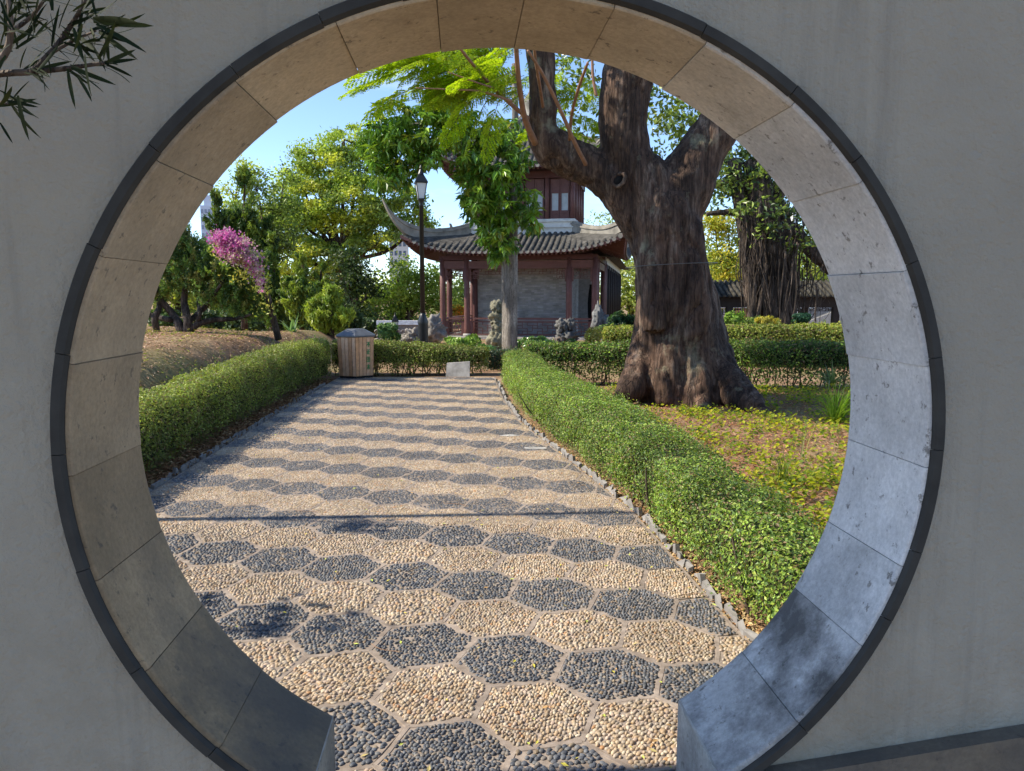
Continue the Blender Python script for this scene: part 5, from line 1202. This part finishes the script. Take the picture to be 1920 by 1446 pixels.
m = MB(); crown(m, [L(430, 470, 24, BD - 1.2), L(465, 500, 22, BD - 1.1), L(410, 460, 16, BD - 1.2), L(485, 535, 16, BD - .9), L(505, 570, 12, BD - .6), L(450, 500, 22, BD - .9)], 60, 36, .12, .07, [(.20, .24, .06), (.14, .2, .04), (.3, .3, .1)]); part('foliage', m, LEAF, bg_, False, 'stuff')

# ------------------------------------------------------------------ banyan and trees at right
ND = 22.0
ny = thing('banyan_tree', tuple(at(1440, 640, ND)), 'dark banyan with curtains of hanging roots at the right', 'tree')
m = MB()
def NP(px, py, dd=0.0): return at(px, py, ND + dd)
for l_ in ([(1458, 680, .62), (1452, 610, .50), (1446, 540, .46), (1440, 470, .48), (1432, 410, .50), (1425, 360, .40), (1410, 300, .3)], [(1425, 680, .3), (1420, 600, .28), (1410, 520, .26), (1398, 440, .24), (1388, 380, .22), (1375, 300, .2)],
           [(1485, 680, .2), (1480, 600, .2), (1478, 520, .2), (1472, 440, .22), (1460, 380, .2)], [(1440, 430, .25), (1480, 430, .22), (1520, 470, .2), (1560, 505, .18), (1620, 560, .16)], [(1430, 380, .25), (1400, 345, .2), (1360, 345, .12), (1330, 350, .08)], [(1445, 380, .25), (1480, 330, .2), (1520, 300, .18)], [(1392, 400, .12), (1360, 398, .09), (1325, 402, .06)]):
    limb(m, [NP(a, b2) for a, b2, r_ in l_], [r_ for a, b2, r_ in l_], 16, 10, wob=.1)
part('trunk', m, BARK3, ny, True)
m = MB()
for q in range(240):
    px = float(rng.choice([rng.uniform(1392, 1505), rng.normal(1438, 26), rng.uniform(1380, 1560)])); y0 = rng.uniform(365, 520) + max(0, px - 1480)*.6; y1 = min(612, y0 + 30 + 210*rng.random()**1.4); dd = -.35 + rng.normal()*.3; px1 = px + rng.normal()*9 + (1440 - px)*.15
    r0 = .006 + .022*rng.random()**2.2; limb(m, [NP(px, y0, dd), NP(px + rng.normal()*5, y0 + (y1-y0)*.3, dd), NP((px+px1)/2 + rng.normal()*6, y0 + (y1-y0)*.65, dd), NP(px1, y1, dd)], [r0*1.3, r0*1.1, r0, r0*.6], 9, 5, (1, 1, 1))
for q in range(16):
    px = rng.uniform(1405, 1490); y0 = rng.uniform(470, 540); r0 = .04 + .05*rng.random(); limb(m, [NP(px, y0, -.45), NP(px + rng.normal()*5, 575, -.5), NP(px + rng.normal()*12, 640, -.6)], [r0*.5, r0, r0*1.3], 9, 7)
part('aerial_roots', m, BARK3, ny, True, 'stuff')
m = MB(); crown(m, [L(1345, 320, 28, ND), L(1375, 300, 34, ND), L(1400, 345, 30, ND), L(1440, 360, 30, ND), L(1470, 390, 26, ND), L(1420, 320, 34, ND), L(1350, 380, 20, ND), L(1490, 420, 20, ND), L(1380, 345, 26, ND), L(1520, 440, 18, ND), L(1320, 250, 30, ND), L(1290, 210, 34, ND), L(1260, 240, 26, ND), L(1450, 330, 36, ND - .8), L(1410, 385, 26, ND - 1), L(1470, 400, 24, ND - 1), L(1365, 345, 30, ND - .6), L(1500, 455, 18, ND - .6), L(1440, 425, 20, ND - 1)], 26, 36, .2, .17, [(.025, .05, .018), (.04, .07, .02), (.07, .11, .025), (.10, .15, .03)]); part('crown', m, GLOSSY, ny, False, 'stuff')
YG = [(.28, .30, .04), (.22, .27, .04), (.34, .33, .05), (.14, .2, .04), (.38, .34, .06)]
YG = [tuple(v*.72 for v in c) for c in YG]
tree('sunlit_tree', tuple(at(1365, 600, 36)), [L(1365, 430, 34, 36), L(1350, 480, 32, 36), L(1385, 500, 32, 36), L(1360, 530, 26, 36), L(1400, 450, 26, 36), L(1340, 410, 26, 36)], 'sunlit yellow-green tree just right of the big trunk', YG, clumps=22, per=80, cr=.38, size=.19, tr=.16)
tree('sunlit_tree', tuple(at(1505, 600, 36)), [L(1500, 460, 34, 36), L(1530, 500, 30, 36), L(1500, 520, 28, 36), L(1480, 430, 24, 36), L(1560, 520, 30, 36)], 'sunlit green tree behind the walkway at the right rim', [(.18, .23, .05), (.12, .18, .04), (.22, .26, .06)], clumps=13, per=75, cr=.38, size=.19, tr=.16)
tree('sunlit_tree', tuple(at(1430, 600, 44)), [L(1440, 470, 44, 44), L(1400, 520, 40, 44), L(1470, 510, 40, 44), L(1340, 540, 40, 44), L(1540, 540, 36, 44)], 'distant pale green tree behind the banyan', [(.16, .2, .06), (.12, .17, .05), (.22, .24, .07)], clumps=8, per=60, cr=.45, size=.2, tr=.2)
tree('sunlit_tree', tuple(at(1140, 600, 56)), [L(1120, 440, 36, 56), L(1150, 400, 30, 56), L(1180, 440, 30, 56), L(1150, 480, 34, 56)], 'green tree showing between pavilion roof and big trunk', [(.14, .2, .04), (.2, .26, .05)], clumps=7, per=60, cr=.5, size=.22, tr=.2)

ORD = 'first second third fourth fifth sixth seventh eighth ninth tenth eleventh twelfth thirteenth fourteenth'.split()
FT = [(.13, .18, .05), (.10, .15, .045), (.17, .21, .06)]
for q, (px, top, w_) in enumerate(((250, 430, 60), (330, 440, 60), (400, 480, 50), (470, 500, 55), (545, 505, 50), (625, 500, 55), (700, 505, 50), (900, 520, 50), (1180, 470, 55), (1270, 440, 60), (1345, 470, 55), (1420, 480, 60), (1500, 470, 55), (1590, 460, 60))):
    d_ = 54 + 5*(q % 3); tree('far_tree', tuple(at(px, 610, d_)), [L(px, top + 35, w_*.75, d_), L(px - 28, top + 75, w_*.7, d_), L(px + 30, top + 72, w_*.7, d_), L(px, top + 105, w_*.8, d_)], f'hazy green tree, {ORD[q]} from the left in the far row closing the garden', FT, clumps=7, per=60, cr=.6, size=.36, tr=.25, group='far row of trees', twigs=6)

# low covered walkway far right
rw = thing('garden_walkway', tuple(at(1450, 600, 33)), 'low dark-beamed walkway with tiled roof behind the banyan', 'walkway')
zb, z1, z2, zr = at(1450, 640, 33).z, at(1450, 576, 33).z, at(1450, 556, 33).z, at(1450, 528, 34).z
x0, x1 = at(1325, 560, 33).x, at(1700, 560, 33).x
for px in (1367, 1485, 1566, 1640):
    c = at(px, 600, 33); m = MB(); m.box(c.x-.14, c.x+.14, 32.9, 33.15, zb - .6, z1 + .03); part('column', m, SHADEW, rw)
m = MB(); m.box(x0, x1, 32.92, 33.12, z1, z2); part('beam', m, SHADEW, rw)
m = MB(); m.add([(x0, 32.4, z2 - .02), (x1, 32.4, z2 - .02), (x1, 34, zr), (x0, 34, zr), (x0, 35.6, z2 - .02), (x1, 35.6, z2 - .02)], quad=[(0, 1, 2, 3), (3, 2, 5, 4)]); part('roof_deck', m, SHADETILE, rw)
for q in range(int((x1 - x0)/.24)):
    xx = x0 + .12 + q*.24; m = MB(); m.tube([(xx, 32.38 + t_*1.6, z2 + .01 + (zr - z2)*t_) for t_ in np.linspace(0, 1, 9)], [.075, .085]*4 + [.075], 6, cap=True); part('tile_row', m, SHADETILE, rw, True)
m = MB(); bars(m, at(1490, 572, 33).x, at(1560, 572, 33).x, at(1450, 583, 33).z, z1, 12, 3, 33.0, .03); part('hanging_lattice', m, SHADEW, rw)
m = MB(); bars(m, at(1345, 572, 33).x, at(1395, 572, 33).x, at(1450, 590, 33).z, z1, 9, 3, 33.0, .03); part('hanging_lattice', m, SHADEW, rw)
yw_ = thing('courtyard_wall', tuple(at(1520, 600, 40)), 'white wall with sloping grey gable band behind the walkway', 'wall')
def quadw(mb, pts, d, col, th=.2):
    V = [tuple(at(px, py, d)) for px, py in pts]; V = [(x, d, z_) for x, y, z_ in V] + [(x, d + th, z_) for x, y, z_ in V]; n = len(pts)
    mb.add(V, tri=[(0, q+1, q) for q in range(1, n-1)] + [(n, n+q, n+q+1) for q in range(1, n-1)], quad=[(q, (q+1) % n, n+(q+1) % n, n+q) for q in range(n)], col=col)
m = MB(); quadw(m, [(1470, 540), (1640, 540), (1640, 650), (1470, 650)], 40.3, (.78, .78, .78)); part('wall_panel', m, MATTE, yw_)
m = MB(); quadw(m, [(1500, 588), (1560, 566), (1600, 552), (1600, 566), (1512, 602), (1500, 606)], 40.0, (.20, .21, .23), .15); part('gable_band', m, MATTE, yw_)
m = MB(); quadw(m, [(1512, 604), (1600, 570), (1600, 650), (1505, 650)], 39.9, (.45, .43, .41), .1); part('brick_gable', m, MATTE, yw_)
m = MB()
for q in range(5):
    cx, cy = 1508 + q*3.4, 598 - q*1.2; m.tube([at(cx + 2*math.cos(t_), cy + 2.2*math.sin(t_)*(1 if q % 2 else .7), 39.75) for t_ in np.linspace(0, 5.2, 9)], .018, 5, (.8, .8, .8), False)
part('scroll_ornament', m, MATTE, yw_)
rl = thing('red_railing', tuple(at(1370, 590, 42)), 'row of reddish balusters far behind the banyan', 'railing')
for q in range(14):
    c = at(1340 + q*5.6, 585, 42); m = MB(); m.lathe((c.x, c.y, c.z - .35), [(.05, 0), (.075, .2), (.05, .45), (.06, .6)], 8, (.45, .20, .16) if q % 3 else (.55, .5, .48)); part('baluster', m, MATTE, rl, True)
m = MB(); a_, b_ = at(1335, 576, 42), at(1415, 576, 42); m.box(a_.x, b_.x, 41.9, 42.1, a_.z - .05, a_.z + .05, (.6, .62, .66)); part('handrail', m, MATTE, rl)

# ------------------------------------------------------------------ far buildings
def tower(px0, px1, ytop, d, col, wc, label, cols_, rows_, xs_=None):
    a_, b_ = at(px0, ytop, d), at(px1, ytop, d); dep = (b_.x - a_.x)*.8; root = thing('apartment_tower', ((a_.x + b_.x)/2, d, 0), label, 'building', 'far apartment towers')
    m = MB(); m.box(a_.x, b_.x, d, d + dep, -2, a_.z, col); part('wall', m, MATTE, root); m = MB(); m.box(a_.x + .2*(b_.x-a_.x), a_.x + .8*(b_.x-a_.x), d + 1, d + dep*.8, a_.z, a_.z + 4, col); part('roof_house', m, MATTE, root)
    w_ = (b_.x - a_.x)/cols_; hs = 3.1
    for r_ in range(rows_):
        for c in range(cols_):
            x = a_.x + (c + .5)*w_; z = a_.z - 2.2 - r_*hs; m = MB(); m.box(x - w_*.3, x + w_*.3, d - .12, d + .05, z - .9, z + .7, wc); part('window', m, MATTE, root)
    return root
tower(729, 762, 428, 260, (.56, .53, .50), (.10, .13, .17), 'pale apartment tower with window columns left of the pavilion roof', 4, 9)
tower(375, 402, 385, 300, (.42, .47, .58), (.20, .24, .32), 'blue-grey tower sliver at the left rim of the gate', 4, 12)

# ------------------------------------------------------------------ yew-pine branch hanging before the wall, top left
yp = thing('yew_pine', (-1.25, 1.1, 0), 'dark yew-pine branch with strap leaves hanging before the wall, top left', 'tree')
QD_ = 1.18
def yl_(px, py, dd=0): return at(px, py, QD_ + dd)
m = MB(); twl = [([(-120, 175), (-20, 142), (60, 135), (130, 128), (195, 118)], .006), ([(-40, 145), (10, 100), (20, 40), (10, -40)], .006), ([(60, 135), (95, 100), (125, 60), (150, 20), (170, -20)], .005), ([(95, 100), (140, 75), (180, 58)], .003), ([(20, 60), (60, 30), (90, -10)], .004), ([(-60, 200), (-20, 190), (15, 195)], .003)]
limb(m, [(-1.25, 1.1, 0), (-1.32, 1.15, 1.0), (-1.28, 1.2, 1.7), (-1.14, 1.2, 2.1), yl_(-120, 175)], [.05, .045, .035, .022, .008], 20, 8)
for pts, r_ in twl: limb(m, [yl_(a, b2, rng.normal()*.01) for a, b2 in pts], [r_, r_*.8, r_*.4], 14, 6)
for e_ in ((-2.4, .5, 3.2), (-1.0, .2, 3.3), (.2, -.3, 3.4), (-2.6, -1.0, 3.2), (-1.3, -1.3, 3.5)): limb(m, [(-1.28, 1.2, 1.7), (-1.3, .9, 2.3), ((-1.3 + e_[0])/2, (.9 + e_[1])/2, 2.75), e_], [.04, .035, .03, .015], 12, 7)  # limbs carrying the added crown above the view
part('stem', m, BARK3, yp, True)
shade_crown = MB(); crown(shade_crown, [((-2.5, .45, 3.3), (.9, .7, .5)), ((-1.2, .2, 3.4), (.9, .7, .5)), ((.1, -.2, 3.5), (.8, .7, .5)), ((-2.6, -1.0, 3.3), (.9, .8, .5)), ((-1.2, -1.3, 3.6), (1.0, .8, .5)), ((-3.6, .3, 3.0), (.7, .6, .5)), ((-3.5, -.7, 2.6), (.7, .7, .5)), ((-3.4, .9, 2.2), (.5, .35, .4))], 70, 26, .12, .12, [(.03, .05, .02), (.04, .065, .02)], .25)  # unseen crown added overhead to shade the wall, more on its left
part('crown', shade_crown, GLOSSY, yp, False, 'stuff')
lv = []
for s in range(4):
    r = np.random.default_rng(s + 40); mm = MB(); n_ = 7; V = []
    for t_ in np.linspace(0, 1, n_):
        w_ = .0042*(math.sin(PI*min(1, t_*.9 + .1))**.6); bend = -(.08 + .12*s/3)*t_*t_; V += [(t_, -w_*18, bend), (t_, 0, bend - .012), (t_, w_*18, bend)]
    q = []
    for i_ in range(n_-1): q += [(i_*3, (i_+1)*3, (i_+1)*3+1, i_*3+1), (i_*3+1, (i_+1)*3+1, (i_+1)*3+2, i_*3+2)]
    mm.add(V, quad=q, col=[(.014, .024, .010), (.02, .03, .012), (.010, .018, .008), (.028, .036, .014)][s]); me_ = mm.mesh('leaf', True); me_.materials.append(DULL); lv.append(me_)
def yleaf(px, py, ang, ln, dd):
    o = link('leaf', lv[int(rng.integers(4))], yp); o.location = yl_(px, py, dd); k_ = ln*mpp(QD_); tilt = rng.normal()*.5
    M = Matrix.Rotation(-PITCH, 4, 'X') @ Matrix.Rotation(rng.normal()*.35, 4, 'Z') @ Matrix.Rotation(-math.radians(ang), 4, 'Y') @ Matrix.Rotation(rng.random()*2*PI, 4, 'X')
    o.rotation_euler = M.to_euler(); o.scale = (k_, k_*.72, k_)
tips = [(150, 25, 45), (175, 55, 10), (195, 118, 0), (125, 60, 30), (95, 95, 20), (90, 0, 60), (15, 45, 80), (60, 132, -10), (130, 126, -20), (165, 85, -15), (40, 20, 70), (20, 95, 130), (60, 60, 100), (-5, 120, 170), (15, 190, -20)]
for px, py, a0 in tips:
    for _ in range(10 if px > 80 else 12): yleaf(px + rng.normal()*10, py + rng.normal()*8, a0 + rng.normal()*55, rng.uniform(32, 78), rng.normal()*.03)
for px, py, a0, ln in ((175, 40, 8, 100), (180, 45, -25, 90), (185, 60, -35, 85), (130, 130, -35, 60), (0, 230, -60, 40), (0, 170, -25, 50), (175, 35, -8, 110)): yleaf(px, py, a0, ln, -.02)

# ------------------------------------------------------------------ slim sapling out of sight on the left whose shadow crosses the path
sp = thing('sapling', (-4.55, 4.98, float(gz(-4.55, 4.98))), 'slim sapling outside the left rim whose shadow crosses the path', 'tree')
m = MB(); limb(m, [(-4.55, 4.98, .1), (-4.55, 4.99, 2), (-4.54, 4.98, 3.8), (-4.52, 5.0, 6.2)], [.05, .044, .038, .024], 16, 7)
limb(m, [(-4.55, 4.98, 2.35), (-4.4, 4.9, 2.75), (-4.2, 4.78, 2.95)], [.016, .012, .006], 6, 5); part('trunk', m, BARK2, sp, True)
m = MB(); crown(m, [((-4.5, 5.0, 6.7), (.5, .5, .4)), ((-4.25, 4.80, 2.9), (.12, .06, .06)), ((-3.46, 3.30, 2.15), (.34, .11, .2)), ((-3.84, 3.42, 2.25), (.32, .11, .22))], 30, 26, .07, .09, G3); limb
part('crown', m, LEAF, sp, False, 'stuff')
print('objects', len(bpy.data.objects), 'tris', sum(sum(len(p.vertices)-2 for p in me.polygons) if len(me.polygons) < 200 else len(me.loops) - 2*len(me.polygons) for me in bpy.data.meshes))
